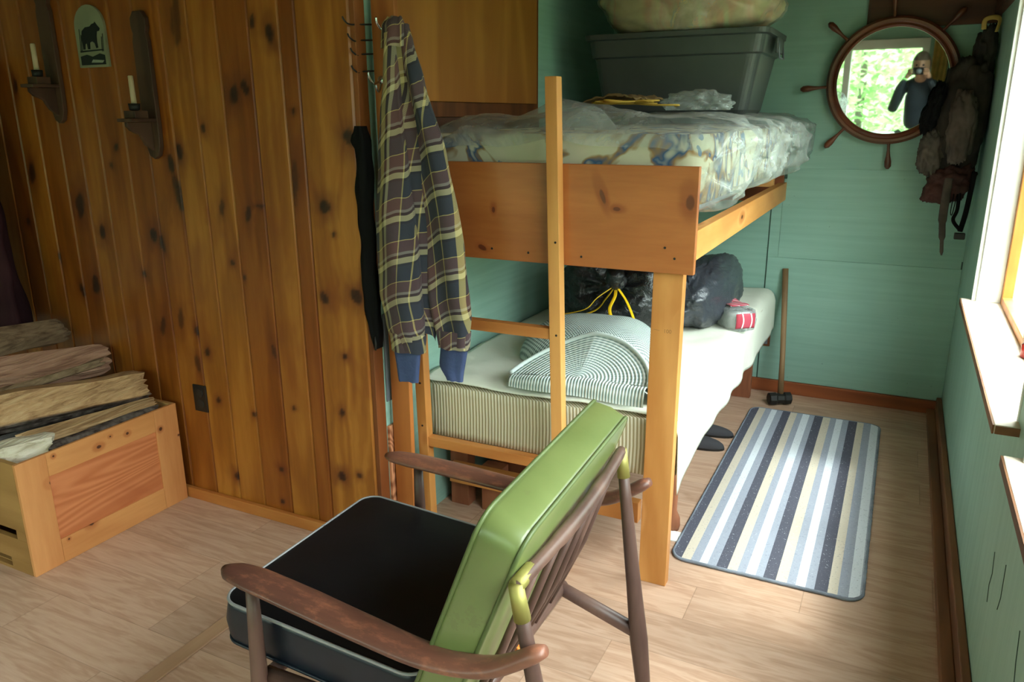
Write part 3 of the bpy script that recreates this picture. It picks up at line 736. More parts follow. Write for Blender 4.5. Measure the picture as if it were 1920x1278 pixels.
# ------------------------------------------------------------------ bunk bed
PF = 2.215
bk = thing('bunk_bed', 'wooden bunk bed of pine boards and studs with a ladder at its foot', 'bunk bed', (-1.02, 2.25, 0))
MB().box(-1.50, -0.512, PF, PF+.022, 1.055, 1.363).obj('end_board', M_board, bk, bevel=.002)
MB().box(-1.50, -1.40, YB-.045, YB-.005, 1.06, 1.25).box(-1.40, -.56, YB-.045, YB-.005, 1.06, 1.25).obj('far_end_board', M_base, bk, bevel=.002)
p = MB(); p.add([(-.642, 2.237, 0), (-.550, 2.237, 0), (-.550, 2.276, 0), (-.642, 2.276, 0), (-.636, 2.237, 1.30), (-.545, 2.237, 1.30), (-.545, 2.276, 1.30), (-.636, 2.276, 1.30)], [(0, 3, 2, 1), (4, 5, 6, 7), (0, 1, 5, 4), (1, 2, 6, 5), (2, 3, 7, 6), (3, 0, 4, 7)])
p.obj('post', M_post, bk, bevel=.002)
MB().box(-.61, -.52, YB-.085, YB-.046, 0, 1.06).obj('post', M_redleg, bk, bevel=.002) if False else None
MB().box(-.585, -.547, 2.277, YB-.002, 1.068, 1.160).obj('side_rail', M_posty, bk, bevel=.002)
MB().box(-.72, -.682, 2.24, YB-.05, 1.15, 1.27).obj('inner_rail', M_base, bk, bevel=.002)
MB().box(-.682, -.586, 4.16, 4.20, 1.15, 1.265).obj('cross_block', M_posty, bk, bevel=.002)
MB().box(-1.49, -.72, 2.24, YB-.05, 1.212, 1.230).obj('platform', M_ply, bk)
MB().tube([(-.632, 2.245, 1.196), (-.632, 4.15, 1.196)], .014, 14).obj('steel_tube', M_tube, bk, smooth=True)
M_ink = plain('faint_pencil_mark', (150, 104, 60), .7)
def text_mark(txt, size, loc, name, parent):
    c_ = bpy.data.curves.new(name, 'FONT'); c_.body = txt; c_.size = size
    t_ = bpy.data.objects.new(name, c_); C.objects.link(t_)
    me = t_.to_mesh(); vs = [V(loc)+V((q.co.x, 0, q.co.y)) for q in me.vertices]; fs = [tuple(f.vertices) for f in me.polygons]; t_.to_mesh_clear()
    C.objects.unlink(t_); bpy.data.objects.remove(t_)
    b = MB(); b.add(vs, fs); return b.obj(name, M_ink, parent)
text_mark('100', .017, (-.598, 2.2365, .868), 'stamped_number', bk)
MB().obox((-.628, 2.2366, .876), (-.610, 2.2366, .874), .0006, .0016).obj('pencil_line', M_ink, bk)
# ladder
def rail(xa, xb, z1): return MB().add([(xa, 2.175, 0), (xa+.038, 2.175, 0), (xa+.038, PF-.001, 0), (xa, PF-.001, 0), (xb, 2.175, z1), (xb+.038, 2.175, z1), (xb+.038, PF-.001, z1), (xb, PF-.001, z1)], [(0, 3, 2, 1), (4, 5, 6, 7), (0, 1, 5, 4), (1, 2, 6, 5), (2, 3, 7, 6), (3, 0, 4, 7)])
lr = thing('ladder', 'pine bunk ladder whose tall right rail stands above the top bunk board', 'ladder', (-1.2, 2.195, 0))
lr.parent = None
rail(-.925, -.969, 1.612).obj('rail', M_post, lr, bevel=.0015); rail(-1.452, -1.474, 1.15).obj('rail', M_post, lr, bevel=.0015)
for z in (.818, .362): MB().box(-1.43 if z < .6 else -1.445, -.938 if z < .6 else -.948, 2.18, 2.213, z, z+.036).obj('rung', M_postx, lr, bevel=.002)
for x, z in ((-.930, 1.13), (-.924, .836), (-.917, .38), (-1.443, .60), (-1.44, .44)): MB().lathe((x, 2.1752, z), (x, 2.1735, z), [(0, .004), (1, .0035)], 8).obj('nail', M_iron, lr)
for x, z in ((-.57, 1.10), (-.60, 1.13), (-.86, 1.085), (-1.17, 1.09), (-1.04, 1.085)): MB().lathe((x, PF, z), (x, PF-.0012, z), [(0, .004), (1, .0035)], 8).obj('screw', M_iron, bk)

# lower bed frame and mattress
lb = thing('bed_frame', 'low wooden bed frame under the lower mattress, on blocks and turned legs', 'bed frame', (-1.02, 3.3, 0))
MB().box(-1.47, -.70, 2.40, 2.44, .115, .192).obj('front_rail', M_postx, lb, bevel=.002)
MB().box(-.66, -.62, 2.45, 4.3, .30, .345).obj('side_rail', M_iron, lb, bevel=.002)
MB().box(-1.47, -1.43, 2.45, 4.3, .30, .345).obj('side_rail', M_iron, lb, bevel=.002)
for k, y in enumerate((2.42, 3.05, 3.65, 4.25)): MB().box(-1.48, -.60, y, y+.09, .346, .362).obj('slat', M_dark, lb)
MB().box(-1.49, -1.41, 2.442, 2.50, 0, .30).obj('leg', M_redleg, lb, bevel=.002)
MB().box(-1.35, -1.26, 2.442, 2.50, 0, .19).obj('leg', M_redleg, lb, bevel=.002)
MB().box(-.72, -.62, 4.19, 4.23, 0, .30).obj('leg', M_redleg, lb, bevel=.002)
MB().lathe((-.628, 2.62, 0), (-.628, 2.62, .30), [(0, .024), (.06, .028), (.16, .026), (.26, .013), (.6, .015), (1, .018)], 18).obj('leg', M_redleg, lb, smooth=True)
MB().box(-.66, -.58, 2.575, 2.665, -.0, .004).obj('floor_pad', M_white, lb) if False else None
mt = thing('mattress', 'lower bunk mattress with tan and cream ticking stripes under a white sheet', 'mattress', (-1.02, 3.3, .36))
b = MB(); cushion(b, (-1.025, 3.305, .363), (1, 0, 0), (0, 1, 0), (0, 0, 1), .935, 2.04, .196, r=.05, puff=.012, k=20); b.obj('body', M_tick, mt, smooth=True)
def sheet():
    b = MB(); y0, y1 = 2.275, 4.345; xs = [-1.505, -.553]
    ztop = lambda x, y: .583+.006*nz(x*4, y*3)+.004*nz(x*12, y*10)-.02*max(0, 1-(y-y0)/.10)**2
    prof = []
    def fn(u, v):
        y = y0+.02+(y1-y0-.02)*v
        L = .96+.23; s_ = u*L; rx_ = .05
        flat = .952-.05
        if s_ < flat:
            x = xs[0]+s_; z = ztop(x, y)
        elif s_ < flat+.0785:
            a = (s_-flat)/.05; x = xs[1]-.05+.05*math.sin(a)+.0; z = ztop(x, y)-.05+.05*math.cos(a)
        else:
            q = s_-flat-.0785; mx = (L-flat-.0785); t = q/mx
            drop = (.165+.012*nz(y*3.1, 2)+.004*math.sin(y*9)+(.045*(1-v/.13) if v < .13 else 0)) * t
            x = xs[1]+.004+t*(.006+.010*nz(y*5, 5)+.003*math.sin(y*23+2*nz(y*3))) ; z = ztop(x, y)-.05-drop
        return V((x, y, z+.003))
    b.grid(fn, 60, 150)
    return b.obj('sheet', M_sheet, mt, smooth=True, solid=.003)
sheet()

# folded ribbed blanket, waffle pillow
def ribbed():
    cx, cy = -.915, 2.345
    def top(u, v):          # u angle from right over the back to the left, v radius
        ph = PI*u; r = .02+.98*v
        rx_ = .245 if u < .5 else .245+.01*math.sin((u-.5)*PI)
        ry_ = .175
        x = cx+rx_*r*math.cos(ph); y = cy+ry_*r*math.sin(ph)
        h = .105*math.sin(ph)**1.3*(r**1.2)*(1 if u < .5 else max(.25, 1-(u-.5)*1.2))
        z = .648-.022*max(0, -math.cos(ph))*r+h+.004*nz(x*9, y*9)
        return V((x, y, z))
    b = MB()
    b.grid(top, 60, 30, uv=lambda u, v: (v*.30, u*.55))
    b.grid(lambda u, v: (lambda p: V((p.x+.012*math.cos(PI*u)*math.sin(PI*v*.5), p.y+.012*math.sin(PI*u)*math.sin(PI*v*.5), p.z+(.590-p.z)*v)))(top(u, 1)), 60, 6, uv=lambda u, v: (.30+v*.07, u*.55))
    b.grid(lambda u, v: (lambda p, q: V((p.x, cy-.040*math.sin(PI*.5*v)**.6 - .006*math.sin(u*9), p.z+(.590-p.z)*(1-math.cos(PI*.5*v)))))(V((cx-.245+.49*u, cy, top(0 if u > .5 else 1, abs(u-.5)*2).z)), 0), 60, 10, uv=lambda u, v: (u*.72, v*.04))
    o = b.obj('folded_blanket', M_ribbed, smooth=True)
    tag(o, 'folded white and pale green ribbed knit blanket at the front of the lower mattress', 'blanket')
    MB().tube([top(i/60, 1)+V((0, 0, .002)) for i in range(61)], .008, 8).obj('hem', M_ribbed, o, smooth=True)
ribbed()
def waffle():
    b = MB(); c = V((-1.03, 2.79, .588))
    a1, a2, h = .27, .23, .15
    def fn(u, v):
        th = 2*PI*u; r = math.sin(v*PI/2)
        k = (abs(math.cos(th))**3.2+abs(math.sin(th))**3.2)**(-1/3.2)
        x = c.x+a1*r*k*math.cos(th); y = c.y+a2*r*k*math.sin(th)
        z = c.z+h*(max(0, 1-r**3.0))**.6*(1+.12*nz(x*6, y*6))+.003
        return V((x, y, z))
    b.grid(fn, 72, 30, closed_u=True, uv=lambda u, v: (.5+.5*math.sin(v*PI/2)*math.cos(2*PI*u), .5+.5*math.sin(v*PI/2)*math.sin(2*PI*u)))
    o = b.obj('pillow', M_meshknit, smooth=True)
    tag(o, 'grey green waffle knit pillow behind the ribbed blanket on the lower mattress', 'pillow')
waffle()

# bin liners on the lower bed
def sack(name, c, rx_, ry_, rz_, mat, seed, label, neck=None, zmin=.59):
    b = MB(); c = V(c); nd = V(neck).normalized() if neck else None
    def fn(u, v):
        th = 2*PI*u; ph = PI*v
        d = V((math.sin(ph)*math.cos(th), math.sin(ph)*math.sin(th), math.cos(ph)))
        q = (abs(d.x)**2.6+abs(d.y)**2.6+abs(d.z)**2.6)**(-1/2.6)
        r = 1+.10*nz(d.x*2+seed, d.y*2, d.z*2)+.05*abs(nz(d.x*6, d.y*6+seed, d.z*6))+.03*nz(d.x*14, d.y*14, d.z*14+seed)
        p = V((d.x*rx_*q*r, d.y*ry_*q*r, d.z*rz_*q*r))
        if nd:
            al = d.dot(nd)
            if al > .80:
                k = (al-.80)/.20
                ang = math.atan2((d-nd*al).cross(V((0, 0, 1))).dot(nd), (d-nd*al).z)
                p *= (1-.20*k+.05*k*math.sin(ang*9))
                p += (nd*(rx_*.9)-p)*.0
        p = c+p; p.z = max(zmin, p.z); return p
    b.grid(fn, 96, 64, closed_u=True)
    o = b.obj(name, mat, smooth=True, fix=False); return tag(o, label, 'bag')
B1 = sack('garbage_bag', (-1.07, 3.28, .755), .275, .26, .175, M_bag, 3.3, 'black garbage bag with a yellow drawstring on the lower bunk', neck=(0, -.9, .35))
B2 = sack('garbage_bag', (-.770, 3.66, .705), .130, .42, .145, M_gbag, 8.1, 'dark grey translucent garbage bag at the right edge of the lower bunk')
M_yel = plain('yellow_drawstring_plastic', (232, 186, 24), 0.35)
knp = V((-1.005, 2.985, .835))
def ribbon(pts, wd=.007): 
    return MB().tube(catmull(pts, 6), [(wd, .0018)]*(len(catmull(pts, 6))), 8)
r1 = ribbon([knp, knp+V((-.03, -.02, -.05)), knp+V((-.08, -.03, -.11)), (-1.18, 2.88, .70), (-1.215, 2.87, .71), (-1.10, 2.885, .745), (-1.06, 2.92, .79), knp])
r2 = ribbon([knp, knp+V((.06, -.03, -.06)), (-.88, 2.87, .715), (-.86, 2.865, .700), (-.96, 2.87, .715), (-1.0, 2.90, .75), knp+V((.005, -.02, -.04)), knp])
for r in (r1, r2): r.obj('drawstring', M_yel, B1, smooth=True)
MB().tube(catmull([knp+V((0, .06, .01)), knp, knp+V((0, -.02, .025)), knp+V((.01, -.03, .06))], 5), [.03]*5+[.022]*5+[.035]*6, 12).obj('knot', M_bag, B1, smooth=True)
# plastic package with red and white label
pk = thing('packaged_linen', 'clear plastic package with red and white checked label beside the grey bag', 'package', (-.60, 3.52, .588))
b = MB(); cushion(b, (-.63, 3.50, .592), V((.75, .6, 0)).normalized(), V((-.6, .75, 0)).normalized(), (0, 0, 1), .10, .20, .07, r=.03, puff=.012); b.obj('contents', cloth('grey_linen', (176, 176, 172)), pk, smooth=True)
M_redl = stripes('red_check_print', [(0, lin((176, 60, 76))), (.42, lin((226, 222, 222))), (.5, lin((186, 72, 90))), (.92, lin((226, 222, 222)))], 'Y', .05, .5)
e1 = V((.75, .6, 0)).normalized(); e2 = V((-.6, .75, 0)).normalized(); pc = V((-.625, 3.50, .589))
MB().grid(lambda u, v: pc+e1*(-.045+.09*u)+e2*(-.07+.15*v)+V((0, 0, .101+.003*math.sin(v*9))), 6, 14).obj('printed_label', M_redl, pk, smooth=True, solid=.0015)
MB().grid(lambda u, v: pc+e1*(-.045+.09*u)+e2*(-.124-.004*math.sin(v*PI))+V((0, 0, .012+.066*v)), 6, 8).obj('printed_label', M_redl, pk, smooth=True, solid=.0015)
MB().grid(lambda u, v: pc+e1*(.071+.003*math.sin(v*PI))+e2*(-.08+.16*u)+V((0, 0, .012+.062*v)), 10, 8).obj('printed_label', M_redl, pk, smooth=True, solid=.0015)
b = MB(); cushion(b, (-.625, 3.50, .589), V((.75, .6, 0)).normalized(), V((-.6, .75, 0)).normalized(), (0, 0, 1), .13, .24, .085, r=.04, puff=.014); b.obj('wrapper', M_film, pk, smooth=True)

# things under the bed
for (x, y, s_) in ((-.64, 3.43, 1.0), (-.63, 3.60, .9)):
    b = MB()
    b.grid(lambda u, v: V((x-.10+.14*math.sin(v*PI/2)*math.cos(2*PI*u)*(1 if math.cos(2*PI*u) > 0 else 1.3)+.0, y+.05*s_*math.sin(v*PI/2)*math.sin(2*PI*u), .002+.05*s_*(math.cos(v*PI/2))**.7)), 32, 12, closed_u=True)
    t = thing('slipper', '', 'slipper', (x, y, 0))
    b.obj('upper', M_slipper, t, smooth=True)
    q = MB(); poly = [(.14*math.cos(a)*(1 if math.cos(a) > 0 else 1.3), .052*s_*math.sin(a)) for a in [2*PI*i/24 for i in range(24)]]
    q.prism(poly, (x-.10, y, .0), (1, 0, 0), (0, 1, 0), (0, 0, 1), .01); q.obj('sole', M_blackplast, t)
    t['label'] = 'dark rounded slipper toe peeking out below the sheet, nearer the bunk post' if y < 3.5 else 'dark slipper toe under the bed, the farther one toward the back wall'
    t['group'] = 'slippers under the lower bunk'
def storage_box(name, x0, x1, y0, y1, z1, mat, label, lidm=None):
    t = thing(name, label, 'box', ((x0+x1)/2, (y0+y1)/2, 0))
    MB().add([(x0+.01, y0+.01, 0.001), (x1-.01, y0+.01, .001), (x1-.01, y1-.01, .001), (x0+.01, y1-.01, .001), (x0, y0, z1), (x1, y0, z1), (x1, y1, z1), (x0, y1, z1)], [(0, 3, 2, 1), (4, 5, 6, 7), (0, 1, 5, 4), (1, 2, 6, 5), (2, 3, 7, 6), (3, 0, 4, 7)]).obj('body', mat, t, bevel=.006)
    MB().box(x0-.008, x1+.008, y0-.008, y1+.008, z1, z1+.014).obj('lid', lidm or mat, t, bevel=.004)
storage_box('storage_box', -1.20, -.98, 2.62, 3.0, .25, plain('dusty_blue_plastic', (112, 128, 134), .5), 'grey blue plastic storage box in the dark under the lower bunk')
storage_box('storage_box', -1.40, -1.24, 2.66, 3.0, .27, M_redleg, 'brown wooden storage box in the dark under the lower bunk, by the ladder side')
bt = MB(); bt.lathe((-1.0, 2.30, .004), (-.93, 2.62, .03), [(0, .0), (0.01, .03), (.5, .035), (.9, .03), (1, .0)], 14); 
# turned leg pad
tag(MB().box(-.665, -.575, 2.53, 2.60, .0, .004).obj('leg_pad', M_white), 'small white pad on the floor by the turned bed leg, between bunk post and rug', 'paper')

# ------------------------------------------------------------------ top bunk: wrapped mattress, tote, bundle
um = thing('wrapped_mattress', 'floral mattress wrapped in clear plastic on the top bunk', 'mattress', (-1.02, 3.3, 1.22))
b = MB(); cushion(b, (-.985, 3.28, 1.248), (1, 0, 0), (0, 1, 0), (0, 0, 1), .92, 1.98, .20, r=.06, puff=.014, k=20); b.obj('body', M_floral, um, smooth=True)
def filmwrap():
    b = MB()
    def fn(u, v):
        y = 2.262+2.08*v
        a = 2*PI*u
        cx, cz = -.970, 1.362; hw, hh = .50, .122
        n = 4.5; ca, sa = math.cos(a), math.sin(a)
        k = (abs(ca)**n+abs(sa)**n)**(-1/n)
        x = hw*k*ca; z = hh*k*sa
        wr = .022*nz(x*7, y*7, z*14)+.020*nz(x*16+4, y*15, z*30)+.012*abs(nz(x*30, y*28+9, z*40))
        right = max(0, ca)**1.2
        # plastic bulges and droops over the right side
        x += right*(.012+.045*math.sin(min(1, v*1.02)*PI)**1+.02*v+.045*nz(y*3.5, 1.7)+wr*1.4)
        if sa < 0: z -= right*(.0+.03*nz(y*4, 8)+.012*math.sin(y*11)+.05*math.exp(-((y-2.45)/.15)**2))
        if sa > 0: z += .020+wr*.6+.055*math.exp(-((x+.02)/.10)**2)*max(0, 1-v*3.2)*1.0
        cl = min(1, min(v, 1-v)*22)
        return V((cx+x*(.9+.1*cl), y, max(1.234 if x < .24 else 1.19, cz+z*(.35+.65*cl**.6))))
    b.grid(fn, 120, 150, closed_u=True)
    n0 = len(b.v); return b.obj('plastic_cover', M_film, um, smooth=True)
filmwrap()
# film rising to a crease by the ladder rail
b = MB()
def crest(u, v):
    x = -1.30+.46*u; base = 1.43; pk_ = 1.535
    top = base+(pk_-base)*interp([(0, 0.0), (.35, .28), (.78, 1.0), (.86, .92), (1.0, .35)], u)
    return V((x, 2.42+.10*v+.02*nz(u*6, v*3), base+(top-base)*math.sin(PI*v)**.8+.006*nz(u*20, v*20)))
b.grid(crest, 40, 16); b.obj('film_crease', M_film, um, smooth=True)

# straw-coloured cord, brown paper and loose film on the mattress
zt = 1.500
tag(MB().grid(lambda u, v: V((-1.20+.26*u+.03*v, 2.95+.30*v, zt+.030+.03*u+.05*u*(1-u)*2+.012*nz(u*9, v*9)+.012*abs(nz(u*22, v*22)))), 30, 24).obj('kraft_paper', plain('crumpled_kraft_paper', (120, 96, 58), .8, bump=(30, .5)), smooth=True, solid=.004), 'crumpled brown paper on the wrapped mattress in front of the tote', 'paper')
rr = random.Random(5); pts = []
for i in range(26): pts.append((-1.00+.11*math.cos(i*1.9)*(.4+rr.random()), 2.96+.07*math.sin(i*2.3)*(.4+rr.random()), zt+.045+.014*rr.random()))
pts += [(-.88, 2.95, zt+.04), (-.78, 2.96, zt+.038), (-.80, 3.0, zt+.035)]
tag(MB().tube(catmull(pts, 6), .0035, 6).obj('cord', plain('straw_yellow_cord', (196, 158, 62), .7), smooth=True), 'tangled straw yellow cord lying on the wrapped mattress in front of the tote', 'cord')
def crumple(c, sx_, sy_, sz_, mat, name, label, seed):
    b = MB()
    def fn(u, v):
        th = 2*PI*u; ph = PI*v; d = V((math.sin(ph)*math.cos(th), math.sin(ph)*math.sin(th), math.cos(ph)))
        r = 1+.35*nz(d.x*3+seed, d.y*3, d.z*3)+.18*abs(nz(d.x*8, d.y*8, d.z*8+seed))
        return V((c[0]+d.x*sx_*r, c[1]+d.y*sy_*r, max(zt+.02, c[2]+d.z*sz_*r)))
    b.grid(fn, 48, 32, closed_u=True); return tag(b.obj(name, mat, smooth=True, fix=False), label, 'plastic wrap')
crumple((-.74, 3.10, zt+.04), .12, .10, .05, M_film, 'plastic_wrap', 'loose ball of clear plastic beside the yellow cord on the top bunk', 2)

def tote():
    t = thing('storage_tote', 'large grey plastic storage tote standing on the top bunk mattress', 'tote', (-.97, 3.72, 1.478))
    z0, z1 = 1.502, 1.845
    def ring(z, hx, hy, r, n=6):
        pts = []
        for q, (a, c) in enumerate(((1, 1), (-1, 1), (-1, -1), (1, -1))):
            for i in range(n+1):
                an = PI/2*q+PI/2*i/n; pts.append(V((-.955+a*(hx-r)+r*math.cos(an), 3.72+c*(hy-r)+r*math.sin(an), z)))
        return pts
    lv = [(z0, .31, .185, .04), (z0+.02, .325, .20, .05), (1.745, .365, .232, .05), (1.75, .376, .243, .05), (z1-.025, .385, .25, .05), (z1-.022, .402, .268, .055), (z1, .404, .27, .055), (z1, .378, .245, .05), (z1-.02, .375, .242, .05), (z0+.03, .31, .19, .04)]
    b = MB(); R = [ring(*l) for l in lv]; m = len(R[0]); vs = [p for r in R for p in r]; fs = []
    for i in range(len(R)-1):
        for j in range(m): fs.append((i*m+j, i*m+(j+1) % m, (i+1)*m+(j+1) % m, (i+1)*m+j))
    fs.append(tuple(range(m))); fs.append(tuple(range((len(R)-1)*m, len(R)*m)))
    b.add(vs, fs); b.obj('tub', M_tote, t, bevel=.002, smooth=False)
    MB().box(-.552, -.540, 3.64, 3.80, z1-.09, z1-.026).obj('handle', M_tote, t, bevel=.004)
    MB().tube([(-.545, 3.66, z1-.03), (-.535, 3.66, z1-.11), (-.535, 3.78, z1-.11), (-.545, 3.78, z1-.03)], .004, 8).obj('latch', M_greymetal, t, smooth=True)
tote()
bd = thing('bedding_bundle', 'bundle of rolled bedding in yellowed clear plastic on top of the grey tote', 'bundle', (-.93, 3.70, 1.84))
def lump(c, hx, hy, hz, seed, zmin, amp=.06):
    b = MB(); c = V(c)
    def fn(u, v):
        th = 2*PI*u; ph = PI*v; d = V((math.sin(ph)*math.cos(th), math.sin(ph)*math.sin(th), math.cos(ph)))
        q = (abs(d.x)**3+abs(d.y)**3+abs(d.z)**3)**(-1/3.)
        r = 1+amp*nz(d.x*3+seed, d.y*3, d.z*3)+amp*.7*nz(d.x*9, d.y*7, d.z*5+seed)+amp*.3*abs(nz(d.x*26, d.y*20, d.z*9))
        return V((c.x+d.x*hx*q*r, c.y+d.y*hy*q*r, max(zmin, min(ZC-.02, c.z+d.z*hz*q*r))))
    return b.grid(fn, 96, 56, closed_u=True)
lump((-.925, 3.66, 1.985), .372, .262, .150, 4.0, 1.850, .07).obj('bedding', M_bundle, bd, smooth=True, fix=False)
lump((-.925, 3.66, 1.985), .382, .270, .158, 4.0, 1.846, .07).obj('plastic_wrap', M_film2, bd, smooth=True, fix=False)

# cabinet door with dark frame on the alcove wall
cb = thing('wall_cabinet', 'varnished plywood cabinet door with dark frame on the wall beside the top bunk', 'cabinet', (XA, 2.75, 1.50))
MB().box(XA, XA+.025, 2.14, 3.31, 1.50, ZC).obj('frame', M_trimdk, cb, bevel=.002)
MB().box(XA+.025, XA+.04, 2.14, 3.262, 1.553, ZC).obj('door', M_ply, cb, bevel=.002)
MB().box(XA+.0, XA+.03, 2.3, 3.31, 1.40, 1.499).obj('lower_strip', M_dark, cb, bevel=.002)  # dark strip below the door

# ------------------------------------------------------------------ slit between partition and jamb post
tag(MB().add([(-1.512, 2.10, 0), (-1.442, 2.10, 0), (-1.442, 2.122, 0), (-1.512, 2.122, 0), (-1.518, 2.10, ZC), (-1.430, 2.10, ZC), (-1.430, 2.122, ZC), (-1.518, 2.122, ZC)], [(0, 3, 2, 1), (4, 5, 6, 7), (0, 1, 5, 4), (1, 2, 6, 5), (2, 3, 7, 6), (3, 0, 4, 7)]).obj('jamb_post', M_jamb, bevel=.002), 'tall narrow reddish pine post beside the end of the pine wall', 'post')
PO = 2.10
def hook(x, z, y=PO):
    t = thing('coat_hook', '', 'hook', (x, y, z))
    MB().lathe((x, y, z), (x, y-.004, z), [(0, .012), (.8, .012), (1, .009)], 14).obj('plate', M_chrome, t, smooth=True)
    MB().tube(catmull([(x, y-.002, z), (x-.005, y-.03, z-.012), (x-.008, y-.05, z+.004), (x-.008, y-.055, z+.022)], 6), .0035, 8).obj('prong', M_chrome, t, smooth=True)
    MB().tube(catmull([(x, y-.002, z-.01), (x+.003, y-.018, z-.035), (x+.003, y-.03, z-.028), (x+.002, y-.034, z-.015)], 6), .003, 8).obj('prong', M_chrome, t, smooth=True)
    return t
h = hook(-1.490, 1.612); h['label'] = 'chrome coat hook on the reddish post, lower one beside the shirt shoulder'
h = hook(-1.452, 1.765); h['label'] = 'chrome coat hook at the collar of the hanging plaid shirt'
# wire hooks rack in the slit
def wirehook(z, l_, label):
    x = -1.522
    t = MB().tube(catmull([(x+.008, 2.112, z), (x-.01, 2.06, z-.004), (x-.010, 2.04-l_, z-.008), (x-.014, 2.022-l_, z+.002), (x-.017, 2.018-l_, z+.012)], 6), .0025, 8).obj('wire_hook', M_iron, smooth=True)
    tag(t, label, 'hook', 'wire hooks in the gap by the pine wall')
for z, l_, lb_ in ((1.775, .03, 'dark wire hook in the gap beside the pine wall, topmost of four'), (1.73, .01, 'dark wire hook in the gap beside the pine wall, second from top'), (1.69, .0, 'dark wire hook in the gap beside the pine wall, third from top'), (1.64, .0, 'dark wire hook in the gap beside the pine wall, lowest of four')): wirehook(z, l_, lb_)
jk = MB()
def jfn(u, v):
    z = 1.475-.72*v; wd = interp([(0, .018), (.06, .034), (.4, .030), (.75, .030), (.92, .02), (1, .006)], v)
    cx = -1.530+interp([(0, -.010), (.4, -.012), (.8, -.003), (1, .012)], v)
    a = 2*PI*u; r = 1+.10*math.sin(4*a+v*5)+.30*nz(math.cos(a)*1.5, math.sin(a)*1.5, v*9)
    return V((cx+wd*r*math.cos(a), 2.048+.022*r*math.sin(a), z))
jk.grid(jfn, 32, 50, closed_u=True)
j = jk.obj('jacket', M_blackcloth, smooth=True, fix=False); tag(j, 'black jacket hanging in the narrow gap between the pine wall and the post', 'jacket')
MB().tube([(-1.512, 2.022, .80), (-1.509, 2.02, .775), (-1.511, 2.02, .755)], .0035, 8).obj('zip_pull', M_iron, j, smooth=True)
struct(MB().box(-1.5295, -1.524, 2.09, 2.16, .545, .86).obj('trim_8', M_greymetal, bevel=.001))
struct(MB().box(-1.5295, -1.518, 2.086, 2.16, .0, .455).obj('trim_9', wood('rough_fir_end', (150, 92, 60), (206, 140, 100), 'X', .8, 0, ring=22, fine=.1), bevel=.001))
struct(MB().box(-1.5295, -1.520, 2.165, 2.172, 0, .50).obj('lit_edge_strip', M_white))  # white strip standing in for a lit edge, brightness put into the colour

# ------------------------------------------------------------------ plaid shirt
sh = thing('flannel_shirt', 'brown and cream plaid flannel shirt hanging from a chrome hook', 'shirt', (-1.35, 2.06, .68))
def hang(left, right, depth, z0, z1, yc, seed, folds, name, mat=None, parent=None, rimin=False, hem=None, uo=0.0, nv=110, amp=.16):
    b = MB()
    def fn(u, v):
        z = z0+(z1-z0)*v; L, R, D = interp(left, z), interp(right, z), interp(depth, z)
        a = 2*PI*u; cx, hw = (L+R)/2, (R-L)/2
        k = (abs(math.cos(a))**2.4+abs(math.sin(a))**2.4)**(-1/2.4)
        fl_ = 1+amp*2.2*math.sin(folds*a+seed+1.6*(z0-z)+1.5*nz(z*2.5, seed))*min(1, (z0-z)*5+.25)+.30*nz(a*1.2+seed, z*4)
        x = cx+hw*k*math.cos(a)*(1+.03*nz(z*9, seed)+.05*nz(z*3.5, seed*2)); y = yc(z)-D*k*math.sin(a)*fl_
        if hem: z += hem(u)*max(0, v-.85)/.15
        z += .004*nz(a*2, z*9, seed)
        return V((x, y, z))
    def uvf(u, v):
        z = z0+(z1-z0)*v; wd = (interp(right, z)-interp(left, z))
        a = u if u <= .5 else 1-u
        return ((math.cos(2*PI*a)*.5+.5)*wd*1.15+uo+.012*math.sin(z*7+seed), z-.05*math.cos(2*PI*u)*.6+uo*.7+.006*math.sin(u*19))
    b.grid(fn, 72, nv, closed_u=False, uv=uvf)
    return b.obj(name, mat or M_plaid, parent or sh, smooth=True, fix=False)
yb = lambda z: 2.062-.012*max(0, 1.2-z)
# torso
hang([(0.79, -1.468), (.95, -1.494), (1.2, -1.488), (1.4, -1.472), (1.5, -1.455), (1.6, -1.438), (1.76, -1.436)],
     [(0.79, -1.30), (1.1, -1.28), (1.35, -1.30), (1.6, -1.355), (1.76, -1.372)],
     [(.79, .018), (1.2, .024), (1.6, .028), (1.76, .022)], 1.762, .80, yb, .5, 5, 'torso', hem=lambda u: .03*math.sin(u*9))
# left sleeve laid over the torso
yl = lambda z: 2.030-.020*max(0, 1.3-z)
hang([(0.775, -1.438), (.86, -1.462), (.95, -1.482), (1.2, -1.480), (1.4, -1.462), (1.5, -1.448), (1.6, -1.430), (1.74, -1.422)],
     [(0.775, -1.325), (.86, -1.315), (1.0, -1.325), (1.3, -1.350), (1.55, -1.375), (1.74, -1.388)],
     [(.775, .022), (.85, .030), (1.2, .030), (1.6, .020), (1.74, .012)], 1.74, .775, yl, 2.2, 3, 'sleeve', uo=.03, amp=.10)
hang([(0.66, -1.421), (.70, -1.425), (.785, -1.435)], [(0.66, -1.348), (.785, -1.336)], [(.66, .014), (.785, .018)], .785, .665, lambda z: 2.022, .4, 3, 'cuff', M_jean, uo=.0, nv=12, amp=.1)
